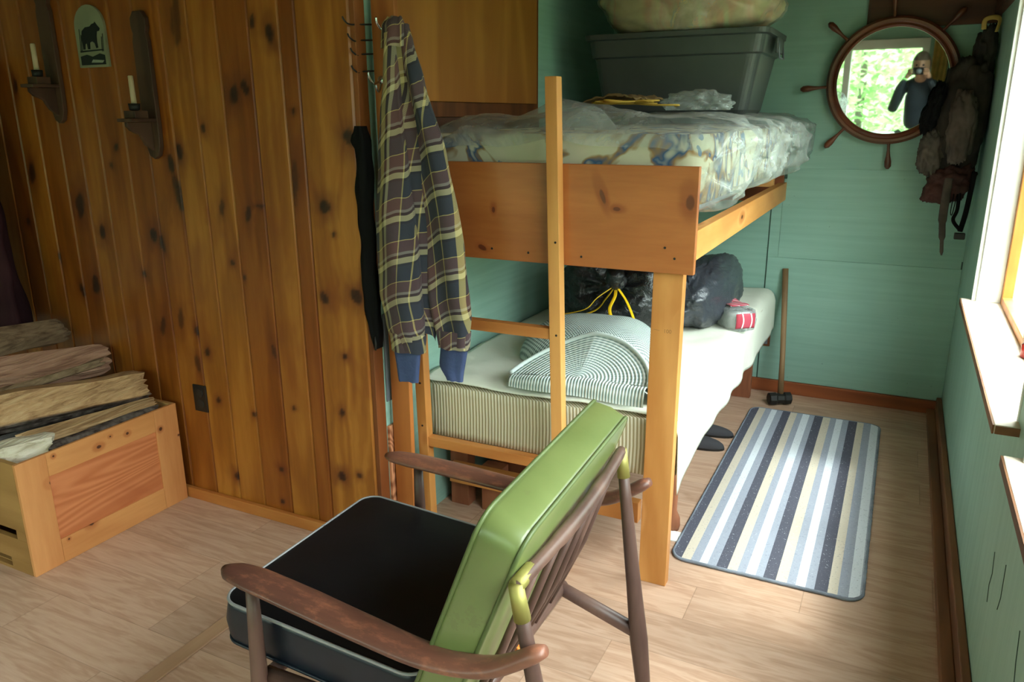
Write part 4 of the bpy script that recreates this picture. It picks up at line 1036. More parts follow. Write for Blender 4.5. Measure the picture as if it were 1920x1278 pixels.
# right sleeve
yr = lambda z: 2.066-.010*max(0, 1.2-z)
hang([(0.79, -1.285), (.95, -1.320), (1.2, -1.330), (1.5, -1.365), (1.7, -1.392), (1.76, -1.392)],
     [(0.79, -1.180), (.90, -1.165), (1.10, -1.185), (1.39, -1.243), (1.60, -1.315), (1.72, -1.350), (1.76, -1.362)],
     [(.79, .022), (1.0, .028), (1.4, .028), (1.76, .016)], 1.765, .795, yr, 4.0, 3, 'sleeve', uo=.10, amp=.14)
hang([(0.675, -1.262), (.72, -1.290), (.80, -1.282)], [(0.675, -1.205), (.80, -1.183)], [(.67, .014), (.80, .018)], .80, .675, lambda z: 2.066, 1.4, 3, 'cuff', M_jean, nv=12, amp=.1)
hang([(0.775, -1.446), (.83, -1.450)], [(0.775, -1.315), (.83, -1.312)], [(.775, .027), (.83, .030)], .83, .768, lambda z: 2.022, 2.2, 3, 'cuff_band', uo=.02, nv=8, amp=.05)
hang([(0.79, -1.287), (.84, -1.287)], [(0.79, -1.178), (.84, -1.172)], [(.79, .026), (.84, .028)], .845, .785, lambda z: 2.064, 4.0, 3, 'cuff_band', uo=.07, nv=8, amp=.05)
# collar bunched at the hook
hang([(1.70, -1.442), (1.76, -1.438), (1.785, -1.420)], [(1.70, -1.366), (1.76, -1.366), (1.785, -1.374)], [(1.70, .034), (1.77, .026), (1.785, .010)], 1.785, 1.70, lambda z: 2.052, .9, 5, 'collar', nv=14, amp=.2, uo=.05)
# ------------------------------------------------------------------ wall decor on the pine wall
def sconce(dx, dz, label):
    t = thing('candle_sconce', label, 'sconce', (-2.44+dx, YP, 1.36+dz), 'wooden candle sconces on the pine wall')
    X0, Z0 = -2.437+dx, 1.36+dz
    poly = [(0, 0), (-.022, .012), (-.034, .045), (-.037, .10), (-.037, .40), (-.030, .425), (-.037, .445), (-.037, .475), (-.020, .498), (.020, .498), (.037, .475), (.037, .445), (.030, .425), (.037, .40), (.037, .10), (.034, .045), (.022, .012)]
    MB().prism(poly, (X0, YP-.001, Z0), (1, 0, 0), (0, 0, 1), (0, -1, 0), .018).obj('backplate', M_sconce, t, bevel=.002)
    br = [(0, .10), (.10, .10), (.10, .085), (.085, .07), (.05, .055), (.03, .02), (.0, .0)]
    MB().prism([(p[0], p[1]) for p in br], (X0-.008, YP-.019, Z0+.03), (0, -1, 0), (0, 0, 1), (1, 0, 0), .016).obj('bracket', M_sconce, t, bevel=.002)
    MB().box(X0-.036, X0+.036, YP-.125, YP-.019, Z0+.13, Z0+.142).obj('shelf', M_sconce, t, bevel=.002)
    MB().box(X0-.028, X0+.028, YP-.10, YP-.045, Z0+.142, Z0+.168).obj('candle_block', M_sconce, t, bevel=.002)
    MB().lathe((X0, YP-.075, Z0+.168), (X0, YP-.075, Z0+.192), [(0, .012), (.1, .018), (1, .020)], 16).obj('candle_cup', M_iron, t, smooth=True)
    c = MB().lathe((X0, YP-.075, Z0+.185), (X0, YP-.075, Z0+.285), [(0, .0095), (.97, .009), (1, .006)], 14).obj('candle', M_candle, smooth=True)
    return c
c = sconce(0, 0, 'dark wooden candle sconce right of the bear plaque')
tag(c, 'short pale candle standing in the sconce right of the bear plaque', 'candle')
c = sconce(-.50, .125, 'dark wooden candle sconce left of the bear plaque, at the picture edge')
tag(c, 'short pale candle standing in the sconce left of the bear plaque', 'candle')
# bear plaque
pq = thing('bear_plaque', 'small arched plaque with a black bear picture on the pine wall', 'plaque', (-2.70, YP, 1.68))
W, Hh = .158, .212
arc = [(-W/2, 0), (W/2, 0)]
for i in range(13):
    a = PI*i/12; arc.append((W/2*math.cos(a), Hh-.075+.075*math.sin(a)))
pq_s = lambda pl, th, mat, nm, y=0: MB().prism(pl, (-2.700, YP-.001-y, 1.683), (1, 0, 0), (0, 0, 1), (0, -1, 0), th).obj(nm, mat, pq)
pq_s(arc, .010, plain('sage_plaque_paint', (132, 134, 108), .6), 'plate')
ink = plain('black_print', (20, 24, 22), .6); pale = plain('pale_print', (150, 156, 136), .6)
bear = [(-.045, .070), (-.048, .10), (-.040, .125), (-.020, .137), (.005, .138), (.018, .146), (.030, .148), (.036, .153), (.041, .147), (.048, .139), (.058, .130), (.054, .122), (.040, .120), (.036, .105), (.034, .085), (.036, .066), (.026, .064), (.020, .082), (.008, .088), (-.004, .084), (-.008, .062), (-.020, .062), (-.022, .082), (-.030, .080), (-.034, .062), (-.046, .062)]
pq_s(bear, .0012, ink, 'bear_print', .010)
pq_s([(-.066, .008), (.066, .008), (.066, .040), (.04, .046), (.0, .036), (-.03, .044), (-.066, .038)], .0010, ink, 'ground_print', .010)
pq_s([(-.064, .052), (.06, .056), (.06, .060), (-.064, .058)], .0011, ink, 'horizon_print', .010)
pq_s([(-.01, .016), (.05, .014), (.06, .022), (.0, .026)], .0016, pale, 'water_print', .0101)
for x, h_ in ((-.060, .08), (-.054, .06), (.055, .05), (.062, .06)): MB().obox((-2.70+x, YP-.0118, 1.735), (-2.70+x+.006, YP-.0118, 1.735+h_), .0025, .001).obj('tree_print', ink, pq)
# outlet
ot = thing('wall_outlet', 'black wall outlet plate low on the pine wall beside the firewood crate', 'outlet', (-2.372, YP, .39))
otp = MB().box(-2.408, -2.338, YP-.006, YP-.0005, .390, .500).obj('plate', M_blackplast, ot, bevel=.002)
for z in (.423, .468): MB().lathe((-2.373, YP-.006, z), (-2.373, YP-.008, z), [(0, .017), (1, .0165)], 18).obj('socket', plain('outlet_face', (34, 32, 30), .5), otp)

# ------------------------------------------------------------------ firewood crate
cx0, cx1, cy0, cy1, cz = -3.05, -2.49, 1.358, 2.003, .415
cr_ = thing('firewood_crate', 'pine crate with framed plywood front full of split firewood', 'crate', (-2.77, 1.68, 0))
T = .018
MB().box(cx1-T, cx1-.006, cy0+.05, cy1-.05, .05, cz-.05).obj('front_panel', M_cratep, cr_)
MB().box(cx1-.014, cx1, cy0, cy0+.105, .0, cz).obj('stile', M_cratez, cr_, bevel=.002); MB().box(cx1-.014, cx1, cy1-.105, cy1, 0, cz).obj('stile', M_cratez, cr_, bevel=.002)
MB().box(cx1-.0135, cx1-.0005, cy0+.105, cy1-.105, cz-.085, cz).obj('rail', M_crate, cr_, bevel=.002); MB().box(cx1-.0135, cx1-.0005, cy0+.105, cy1-.105, .0, .09).obj('rail', M_crate, cr_, bevel=.002)
# left end (towards the viewer) with two hand slots
e = MB(); ex0, ex1 = cx0, cx1-.014
for (z0, z1) in ((0.0, .012), (.048, .130), (.165, cz)): e.box(ex0, ex1, cy0, cy0+T, z0, z1)
for (z0, z1, a) in ((.012, .048, -2.615), (.130, .165, -2.555)):
    e.box(a, ex1, cy0, cy0+T, z0, z1); e.box(ex0, ex0+.09, cy0, cy0+T, z0, z1)
e.obj('end_panel', M_cratee, cr_, bevel=.001)
MB().box(cx0, cx1-.014, cy1-T, cy1, 0, cz).obj('end_panel', M_cratee, cr_, bevel=.001)
MB().box(cx0, cx0+T, cy0+T, cy1-T, 0, cz).obj('back_panel', M_cratee, cr_)
MB().box(cx0+T, cx1-T, cy0+T, cy1-T, .0, .015).obj('bottom', M_cratee, cr_)

POLY = [[(-1, -.35), (-.35, -1), (.75, -.75), (1, .15), (.25, .95), (-.75, .7)], [(-1, -.6), (.1, -1), (1, -.45), (.55, .85), (-.6, .95)], [(-.9, -.7), (.5, -1), (1, .0), (.1, 1), (-.85, .45)]]
def log(a, c, w1, h1, mat, seed, label, barkside=0, w2=None, h2=None, wedge=.6, rot=0.0):
    """split log from a to c: crisp wedge cross-section with torn, fibrous faces; barkside marks the bark faces"""
    a, c = V(a), V(c); t = (c-a).normalized(); x = t.cross(V((0, 0, 1))).normalized(); z = x.cross(t)
    b = MB(); m = 30; at = []; rd = random.Random(int(seed*10))
    prof = []
    if wedge < .05: prof = [(math.cos(2*PI*i/30), math.sin(2*PI*i/30)) for i in range(30)]
    else:
        po = POLY[int(seed) % 3]
        for (p, q) in zip(po, po[1:]+po[:1]):
            k = max(3, int(math.hypot(p[0]-q[0], p[1]-q[1])*6))
            for i in range(k): f = i/k; prof.append((p[0]+(q[0]-p[0])*f, p[1]+(q[1]-p[1])*f))
    n = len(prof); rid = [rd.uniform(-.055, .055) for _ in range(n)]; cut = [rd.uniform(-.016, .016) for _ in range(n)]
    for j in range(m+1):
        f = j/m; tw = rot+.25*(f-.5)*nz(seed, 1.3)
        sc_ = 1+.10*nz(f*2.2, seed)-.25*max(0, .06-min(f, 1-f))/.06*.4
        for i, (px_, pz_) in enumerate(prof):
            r = sc_*(1+rid[i]*(.4+nz(f*3+i*.2, seed)*1.6)+.16*nz(i*.22+seed, f*2.0))
            ca, sa = math.cos(tw), math.sin(tw); qx, qz = px_*ca-pz_*sa, px_*sa+pz_*ca
            p = a.lerp(c, f)+x*qx*w1*r+z*qz*h1*r
            if j in (0, m): p += t*cut[i]
            b.v.append(p); at.append(1.0 if (barkside == 1 and pz_ < -.45 and px_ > -.4) or barkside == 3 else 0.0)
    for j in range(m):
        for i in range(n): b.f.append([j*n+i, j*n+(i+1) % n, (j+1)*n+(i+1) % n, (j+1)*n+i]); b.mi.append(0)
    for j, sg_ in ((0, -1), (m, 1)):
        q = len(b.v); b.v.append((a if j == 0 else c)+t*sg_*.004); at.append(0.0)
        for i in range(n): b.f.append([j*n+i, j*n+(i+1) % n, q]); b.mi.append(0)
    o = b.obj('firewood_log', mat, smooth=False)
    q = o.data.attributes.new('bark', 'FLOAT', 'POINT'); q.data.foreach_set('value', at)
    return tag(o, label, 'firewood', 'split firewood in the crate')
log((-2.79, 1.43, .505), (-2.63, 1.965, .48), .085, .068, M_log1, 1.0, 'large tan split log in the middle of the crate, dark streak along its lower edge', 1, rot=.25)
log((-3.00, 1.42, .600), (-2.86, 1.985, .56), .085, .062, M_log2, 2.0, 'pinkish split log lying above and behind the large tan log', 0, rot=.1)
log((-3.03, 1.50, .70), (-3.13, 1.99, .64), .06, .06, M_log3, 3.4, 'weathered grey brown split log on top of the pile, farthest left', 0, wedge=.8)
log((-2.93, 1.40, .515), (-2.80, 1.93, .565), .022, .018, M_log3, 4.4, 'thin splintered stick between the pinkish log and the large tan log', 0)
log((-2.645, 1.48, .425), (-2.57, 1.96, .415), .045, .026, M_log1, 5.2, 'thin splintered pale log under the large tan log, with dark knots', 0, rot=.3)
log((-2.555, 1.52, .385), (-2.535, 1.94, .385), .036, .036, M_log4, 6.1, 'round grey bark log along the front edge of the crate', 3, wedge=.0)
log((-2.64, 1.40, .395), (-2.585, 1.55, .40), .055, .048, M_log5, 7.3, 'short pale birch log end with dark bark at the near corner of the crate', 1, wedge=.2)
log((-2.88, 1.40, .44), (-2.80, 1.44, .45), .060, .055, M_log6, 8.7, 'blue grey lichen covered log end at the left picture edge', 3, wedge=.1)
log((-2.64, 1.42, .28), (-2.62, 1.96, .28), .075, .06, M_log3, 9.9, 'weathered log deep in the crate under the pale splintered log', 0, wedge=.3)
log((-2.81, 1.42, .34), (-2.79, 1.96, .34), .075, .065, M_log4, 11.9, 'grey log deep in the crate under the large tan log', 0, wedge=.2)
log((-2.965, 1.42, .42), (-2.955, 1.96, .42), .055, .09, M_log3, 12.9, 'weathered log deep in the crate against its back board', 0, wedge=.2)
# hanging dark clothes at the far left
def coat():
    b = MB()
    def fn(u, v):
        z = 1.75-1.1*v; a = 2*PI*u
        R = .20*interp([(0, .35), (.15, .8), (.5, 1.0), (1, 1.05)], v)
        r = 1+.14*math.sin(5*a+v*3)+.16*nz(a, v*5)
        return V((-3.50+R*1.15*r*math.cos(a)+.10*v, 1.86+.10*r*math.sin(a)*(1+.3*nz(v*6)), z))
    b.grid(fn, 48, 60, closed_u=True)
    o = b.obj('hanging_coat', cloth('maroon_black_cloth', (52, 30, 34), .3, .5, 9), smooth=True, fix=False)
    tag(o, 'dark maroon coat hanging on the pine wall at the far left picture edge', 'coat')
coat()

# ------------------------------------------------------------------ rug
rg = thing('striped_rug', 'long grey, white and beige striped rug on the floor beside the bunk', 'rug', (-.275, 3.25, 0))
def rrect(x0, x1, y0, y1, r, n=8, wob=0.0):
    pts = []
    for q, (a, c) in enumerate(((1, 1), (-1, 1), (-1, -1), (1, -1))):
        for i in range(n+1):
            an = PI/2*q+PI/2*i/n; pts.append(((x0+x1)/2+a*((x1-x0)/2-r)+r*math.cos(an), (y0+y1)/2+c*((y1-y0)/2-r)+r*math.sin(an)))
    return pts
XA_, XB_, YA_, YB_ = -.580, .040, 2.415, 4.045
ob = MB().prism(rrect(XA_, XB_, YA_, YB_, .05), (0, 0, .001), (1, 0, 0), (0, 1, 0), (0, 0, 1), .009).obj('pile', M_rug, rg)
lp = [V((p[0]+.002*nz(p[0]*40, p[1]*40), p[1]+.002*nz(p[1]*40, 3), .006)) for p in rrect(XA_, XB_, YA_, YB_, .05, 8)]
den = []
for i in range(len(lp)):
    a, c = lp[i], lp[(i+1) % len(lp)]; k = max(1, int((c-a).length/.008))
    for j in range(k):
        q = a.lerp(c, j/k); den.append(q+V((.002*nz(q.x*90, q.y*90), .002*nz(q.y*90, q.x*90, 4), 0)))
MB().tube(den, .006, 6, closed=True).obj('bound_edge', M_rugedge, rg, smooth=True)

# sledge hammer / maul leaning at the back wall
sg = thing('sledgehammer', 'long handled sledgehammer with a dark head leaning against the teal back wall', 'sledgehammer', (-.455, 4.16, 0))
MB().tube([(-.455, 4.155, .035), (-.47, 4.22, .25), (-.492, 4.29, .50), (-.512, 4.352, .705)], [(.012, .016), (.011, .014), (.012, .015), (.014, .016)], 14).obj('handle', wood('ash_handle', (120, 92, 62), (146, 114, 80), 'Z', .6, 0), sg, smooth=True)
MB().lathe((-.512, 4.125, .037), (-.405, 4.185, .037), [(0, .026), (.04, .034), (.3, .035), (.36, .029), (.64, .029), (.7, .035), (.96, .034), (1, .026)], 8).obj('head', M_iron, sg)

# electrical boxes on the back wall
for (x, z, w_, h_, mat, lb_) in ((-.592, 1.222, .09, .085, M_teal, 'teal painted electrical box on the back wall beside the top bunk rail'), (-.608, .34, .095, .16, M_greymetal, 'small grey metal box in a dark frame on the back wall behind the lower bunk')):
    t = thing('electrical_box', lb_, 'electrical box', (x, YB, z-h_/2))
    MB().box(x-w_/2, x+w_/2, YB-.012, YB-.003, z-h_/2, z+h_/2).obj('frame', M_trimdk if h_ > .1 else M_seam, t, bevel=.002)
    MB().box(x-w_/2+.012, x+w_/2-.012, YB-.018, YB-.012, z-h_/2+.012, z+h_/2-.012).obj('cover', mat, t, bevel=.002)

# ------------------------------------------------------------------ ship wheel mirror
al = .045
mc = V((-.105, 4.318, 1.652)); mn = V((0, -math.cos(al), -math.sin(al))); mx_ = V((1, 0, 0)); my = V((0, -math.sin(al), math.cos(al)))
sw = thing('ship_wheel_mirror', 'round mirror framed as a dark wooden ship wheel on the teal back wall', 'mirror', mc)
b = MB(); prof = [(.243, .006), (.243, .022), (.252, .028), (.262, .022), (.268, .026), (.280, .026), (.287, .018), (.292, .010), (.290, -.012), (.243, -.012)]
b.grid(lambda u, v: mc+(mx_*math.cos(2*PI*u)+my*math.sin(2*PI*u))*prof[min(len(prof)-1, int(round(v*(len(prof)-1))))][0]+mn*prof[min(len(prof)-1, int(round(v*(len(prof)-1))))][1], 96, len(prof)-1, closed_u=True)
b.obj('rim', M_wheel, sw, smooth=False, bevel=0)
b = MB(); b.add([mc+mn*.008+(mx_*math.cos(2*PI*i/96)+my*math.sin(2*PI*i/96))*.246 for i in range(96)]+[mc-mn*.004+(mx_*math.cos(2*PI*i/96)+my*math.sin(2*PI*i/96))*.246 for i in range(96)], [tuple(range(96)), tuple(range(96, 192))]+[(i, (i+1) % 96, 96+(i+1) % 96, 96+i) for i in range(96)])
b.obj('mirror_glass', M_mirror, sw)
for k in range(8):
    an = math.radians(4+45*k+ (-1 if k in (3,) else 0))
    if k in (0,): continue
    d = mx_*math.cos(an)+my*math.sin(an)
    MB().lathe(mc+d*.285+mn*.006, mc+d*.412+mn*.006, [(0, .012), (.08, .007), (.3, .007), (.5, .010), (.72, .0155), (.9, .015), (1, .006)], 16).obj('handle', M_wheel, sw, smooth=True)

# ------------------------------------------------------------------ backpack in the corner
M_pack = plain('dark_olive_pack_cloth', (44, 38, 32), .9, bump=(24, .6), var=.3)
M_pack2 = plain('grey_brown_pack_cloth', (78, 68, 60), .9, bump=(24, .6), var=.25)
M_packr = plain('rust_brown_pack_cloth', (64, 34, 28), .9, bump=(24, .6), var=.2)
M_web = plain('tan_webbing', (164, 132, 60), .8)
bp_ = thing('backpack', 'dark brown canvas backpack with dangling straps hanging in the corner by the window', 'backpack', (.18, 4.2, 1.1))
def blob(c, hx, hy, hz, seed, amp=.12, sq=2.6, lean=0.0):
    b = MB(); c = V(c)
    def fn(u, v):
        th = 2*PI*u; ph = PI*v; d = V((math.sin(ph)*math.cos(th), math.sin(ph)*math.sin(th), math.cos(ph)))
        q = (abs(d.x)**sq+abs(d.y)**sq+abs(d.z)**sq)**(-1/sq)
        r = 1+amp*1.3*nz(d.x*2+seed, d.y*2, d.z*3)+amp*.9*nz(d.x*6, d.y*6+seed, d.z*6)+amp*.35*abs(nz(d.x*15, d.y*15, d.z*11+seed))
        return V((min(XR-.008, c.x+d.x*hx*q*r+lean*d.z), min(YB-.008, c.y+d.y*hy*q*r), c.z+d.z*hz*q*r))
    return b.grid(fn, 56, 40, closed_u=True)
blob((.20, 4.20, 1.47), .105, .09, .26, 1.0, lean=.02).obj('main_bag', M_pack, bp_, smooth=True, fix=False)
blob((.10, 4.16, 1.33), .052, .06, .10, 2.0, .2).obj('side_pocket', M_pack2, bp_, smooth=True, fix=False)
blob((.205, 4.10, 1.44), .055, .045, .15, 3.0, .15).obj('front_pocket', M_pack2, bp_, smooth=True, fix=False)
blob((.19, 4.17, 1.19), .085, .07, .085, 4.0, .2, lean=.03).obj('bedroll', M_packr, bp_, smooth=True, fix=False)
blob((.255, 4.22, 1.72), .045, .05, .15, 5.0, .15, lean=.012).obj('top_flap', M_pack, bp_, smooth=True, fix=False)
blob((.085, 4.13, 1.52), .03, .05, .10, 6.0, .25, lean=.03).obj('side_flap', M_blackcloth, bp_, smooth=True, fix=False)
MB().tube(catmull([(.235, 4.12, 1.85), (.235, 4.10, 1.885), (.265, 4.10, 1.895), (.29, 4.12, 1.885), (.285, 4.14, 1.84)], 6), [(.010, .003)]*25, 8).obj('webbing_loop', M_web, bp_, smooth=True)
MB().tube(catmull([(.185, 4.10, 1.22), (.183, 4.09, 1.05), (.190, 4.09, .97), (.200, 4.09, .87)], 6), [(.018, .007)]*8+[(.014, .006)]*6+[(.008, .004)]*4+[(.003, .003)], 8, up=(0, 1, 0)).obj('strap', M_pack2, bp_, smooth=True)
MB().tube(catmull([(.285, 4.13, 1.25), (.275, 4.12, 1.08), (.262, 4.12, .98)], 6), (.011), 8).obj('strap', M_blackcloth, bp_, smooth=True)
MB().tube(catmull([(.235, 4.12, 1.18), (.238, 4.12, 1.08), (.228, 4.12, 1.03), (.262, 4.12, .985)], 6), (.008), 8).obj('strap', M_blackcloth, bp_, smooth=True)
MB().box(.24, .285, 4.10, 4.125, .945, .975).obj('buckle', M_blackplast, bp_, bevel=.004)
MB().tube(catmull([(.215, 4.11, 1.15), (.212, 4.11, 1.07), (.220, 4.11, 1.06), (.228, 4.11, 1.15)], 6), .0022, 6).obj('cord_loop', M_blackcloth, bp_, smooth=True)
tag(MB().tube(catmull([(.085, 4.28, 1.50), (.088, 4.27, 1.44), (.080, 4.27, 1.40)], 5), [(.028, .004)]*11, 8).obj('leather_tag', plain('tan_leather', (126, 108, 70), .7), smooth=True), 'tan leather tag showing between the wheel mirror and the backpack', 'tag')
# small red and purple jar on the sill
jr = thing('jar', 'small red and purple glass jar on the window sill, cut by the picture edge', 'jar', (.398, 2.66, .80))
MB().lathe((.398, 2.66, .8005), (.398, 2.66, .845), [(0, .020), (.1, .024), (.9, .024), (1, .018)], 18).obj('body', plain('red_glass', (168, 46, 40), .2), jr, smooth=True)
MB().lathe((.398, 2.66, .845), (.398, 2.66, .875), [(0, .02), (1, .02)], 18).obj('lid', plain('purple_plastic', (110, 84, 140), .4), jr, smooth=True)

# ------------------------------------------------------------------ armchair
ch = thing('armchair', 'mid century wooden armchair with black vinyl seat and olive green back cushion', 'armchair', (-.85, 1.36, 0))
def arm(side):
    # side +1 far, -1 near ; path front -> rear
    yc0 = 1.290; hw = [.300, .304, .312, .320, .328, .332, .333]
    xs = [-1.165, -1.08, -.945, -.80, -.655, -.535, -.435]
    xs = [x+(.014 if side < 0 else -.008) for x in xs]
    if side > 0: hw = [.300, .304, .310, .316, .320, .318, .314]
    zs = [.618, .617, .611, .602, .598, .622, .688]
    wd = [.026, .037, .038, .036, .032, .026, .018]
    th = [.010, .0125, .013, .013, .014, .015, .014]
    pts = catmull([(x, yc0+side*h_, z) for x, h_, z in zip(xs, hw, zs)], 6)
    n = len(pts); W_ = []
    for i in range(n):
        f = i/6.0; k = min(int(f), 5); t = f-k
        W_.append((wd[k]+(wd[k+1]-wd[k])*t, th[k]+(th[k+1]-th[k])*t))
    W_[0] = (.010, .006); W_[1] = (.021, .009); W_[2] = (.029, .011); W_[-1] = (.012, .010)
    return MB().tube(pts, W_, 16, up=(0, 0, 1))
for sd in (1, -1): arm(sd).obj('armrest', M_chairw, ch, smooth=True)
TY = {1: 1.545, -1: .972}
ZT = .78
legs = {}
for sd in (1, -1):
    top = V((-.495 if sd > 0 else -.478, TY[sd], ZT)); foot = V((top.x+.118, TY[sd]-sd*.052, 0.0))
    legs[sd] = (top, foot)
    lgq = MB().lathe(foot, top, [(0, .010), (.25, .0165), (.42, .021), (.6, .017), (.85, .0135), (1, .011)], 16)
    lgq = lgq.obj('leg', M_chairf, ch, smooth=True)
    fx = -1.075; fy = 1.290+sd*.305
    MB().lathe((fx-.005, fy+sd*.012, 0), (fx, fy, .612), [(0, .010), (.3, .016), (.55, .019), (.8, .015), (1, .012)], 16).obj('leg', M_chairf, ch, smooth=True)
    d = (foot-top).normalized()
    MB().lathe(top+d*-.004, top+d*.062, [(0, .0125), (1, .0145)], 14).obj('brass_sleeve', M_brass, lgq, smooth=True)
tr0, tr1 = legs[-1][0], legs[1][0]
mid = (tr0+tr1)/2
MB().tube(catmull([tr0, tr0.lerp(mid, .5)+V((.010, 0, 0)), mid+V((.014, 0, 0)), tr1.lerp(mid, .5)+V((.010, 0, 0)), tr1], 6), [.011]+[.0125]*6+[.0145]*11+[.0125]*6+[.011], 14).obj('top_rail', M_chairf, ch, smooth=True)
MB().tube([tr0, tr0+V((.0, .055, .0))], [.0135, .0135], 12).obj('brass_sleeve', M_brass, ch, smooth=True)
# back spindles down to the rear seat rail
SRX, SRZ = -.645, .375
MB().tube([(SRX, 1.005, SRZ), (SRX, 1.575, SRZ)], .016, 14).obj('rear_seat_rail', M_chairf, ch, smooth=True)
for k in range(6):
    y = 1.05+.42*k/5+.0
    f = (y-.972)/(1.545-.972); xt = tr0.x+(tr1.x-tr0.x)*f+.014*math.sin(PI*f)
    MB().tube([(xt, y, ZT-.004), ((xt+SRX)/2+.012, y+.004, (ZT+SRZ)/2), (SRX, y+.01, SRZ)], [.0068, .0078, .007], 10).obj('spindle', M_chairf, ch, smooth=True)
for sd in (1, -1):
    MB().tube([(-1.075, 1.29+sd*.290, .382), (SRX-.01, 1.29+sd*.275, SRZ), (-.428, 1.258+sd*.258, .345)], .017, 12).obj('side_seat_rail', M_chairf, ch, smooth=True)
MB().tube([(-1.075, .985, .375), (-1.075, 1.595, .375)], .016, 12).obj('front_seat_rail', M_chairf, ch, smooth=True)
# seat cushion, tilted back
ax = V((1, 0, -.05)).normalized(); ay = V((0, 1, 0)); az = ax.cross(ay).normalized()
sc_o = V((-.965, 1.288, .396))
b = MB(); lpf = cushion(b, sc_o, ax, ay, az, .505, .535, .100, r=.045, puff=.016); b.mi = [0]*len(b.f)
for i, f_ in enumerate(b.f):
    c_ = sum((b.v[q] for q in f_), V((0, 0, 0)))/len(f_); hz = (c_-sc_o).dot(az)
    b.mi[i] = 1 if hz < .097 else 0
sq = b.obj('seat_cushion', [M_black, M_bluesheen], ch, smooth=True)
MB().tube(lpf(.099), .0035, 8, closed=True).obj('piping', M_piping, sq, smooth=True)
MB().tube(lpf(.002), .004, 8, closed=True).obj('piping', M_bluesheen, sq, smooth=True)
# back cushion leaning on the top rail
u = V((.355, 0, .935)).normalized()      # up along the back
nr = V((-.935, 0, .355)).normalized()    # towards the sitter
bo = V((-.557, 1.287, .648)); ayb = V((-.04, 1, 0)).normalized(); u = (u-ayb*u.dot(ayb)).normalized(); nrb = u.cross(ayb)*-1.0
if nrb.x > 0: nrb = -nrb
b = MB(); lpf = cushion(b, bo, ayb, u, nrb, .605, .44, .085, r=.045, puff=.012); bq = b.obj('back_cushion', M_green, ch, smooth=True)
MB().tube(lpf(.083), .0042, 8, closed=True).obj('piping', M_gpiping, bq, smooth=True)
MB().tube(lpf(.003), .0042, 8, closed=True).obj('piping', M_gpiping, bq, smooth=True)
b = MB(); b.grid(lambda p, q: V((-.640, 0, .38))+u*(.17*q)+V((0, 1.05+.46*p, 0))+nr*.020, 10, 10); b.obj('blue_lining', M_blueweb, ch, smooth=True, solid=.008)
b = MB(); b.grid(lambda p, q: V((-.630+.025*p+.006*nz(p*5, q*5), 1.27+.035*q, .40-.035*p+.012*nz(p*6, q*7, 2))), 10, 10); b.obj('torn_foam', M_orange, ch, smooth=True, solid=.012)

# ------------------------------------------------------------------ photographer (seen in the mirror)
pr = thing('person', 'person in a dark blue jacket holding up a black camera, seen in the wheel mirror', 'person', (0.05, -.22, 0))
PYA = math.radians(-9); F = V((math.sin(PYA), math.cos(PYA), 0)); R_ = V((math.cos(PYA), -math.sin(PYA), 0))
def P3(f, r, z): return F*f+R_*r+V((0, 0, z))
def skin(name, chain, mat, parent, sub=2):
    """chain: list of (pos, radius, parent index)"""
    me = bpy.data.meshes.new(name); off = parent_loc(parent)
    me.from_pydata([tuple(p-off) for p, r, q in chain], [(q, i) for i, (p, r, q) in enumerate(chain) if q >= 0], [])
    me.materials.append(mat)
    o = bpy.data.objects.new(name, me); C.objects.link(o); o.parent = parent
    s_ = o.modifiers.new('skin', 'SKIN'); s_.use_smooth_shade = True
    for i, (p, r, q) in enumerate(chain):
        rr_ = r if hasattr(r, '__len__') else (r, r)
        me.skin_vertices[0].data[i].radius = rr_; me.skin_vertices[0].data[i].use_root = (i == 0)
    q = o.modifiers.new('sub', 'SUBSURF'); q.levels = sub; q.render_levels = sub
    return o
M_skin = plain('skin', (176, 132, 108), .55, var=.03); M_jkt = plain('dark_blue_jacket', (28, 40, 50), .75, bump=(20, .3), var=.1); M_trs = plain('dark_trousers', (40, 40, 46), .9); M_hair = plain('grey_brown_hair', (92, 78, 66), .8, bump=(60, .6))
BF = -.27
body = [(P3(BF, 0, .92), .13, -1), (P3(BF, 0, 1.10), .125, 0), (P3(BF, 0, 1.28), .14, 1), (P3(BF, 0, 1.37), .09, 2), (P3(BF+.02, 0, 1.44), .055, 3)]
for sd in (-1, 1):
    k = len(body)
    body += [(P3(BF, sd*.16, 1.34), .06, 3), (P3(BF+.05, sd*.225, 1.12), .048, k), (P3(BF+.19, sd*.155, 1.34), .038, k+1), (P3(BF+.215, sd*.105, 1.425), .03, k+2)]
skin('body', body, M_jkt, pr)
legs_ = [(P3(BF, 0, .93), .12, -1)]
for sd in (-1, 1):
    k = len(legs_); legs_ += [(P3(BF, sd*.09, .84), .085, 0), (P3(BF+.01, sd*.10, .48), .06, k), (P3(BF-.01, sd*.10, .10), .045, k+1), (P3(BF+.10, sd*.10, .035), .035, k+2)]
skin('trousers', legs_, M_trs, pr)
b = MB(); hc = P3(-.175, .0, 1.545)
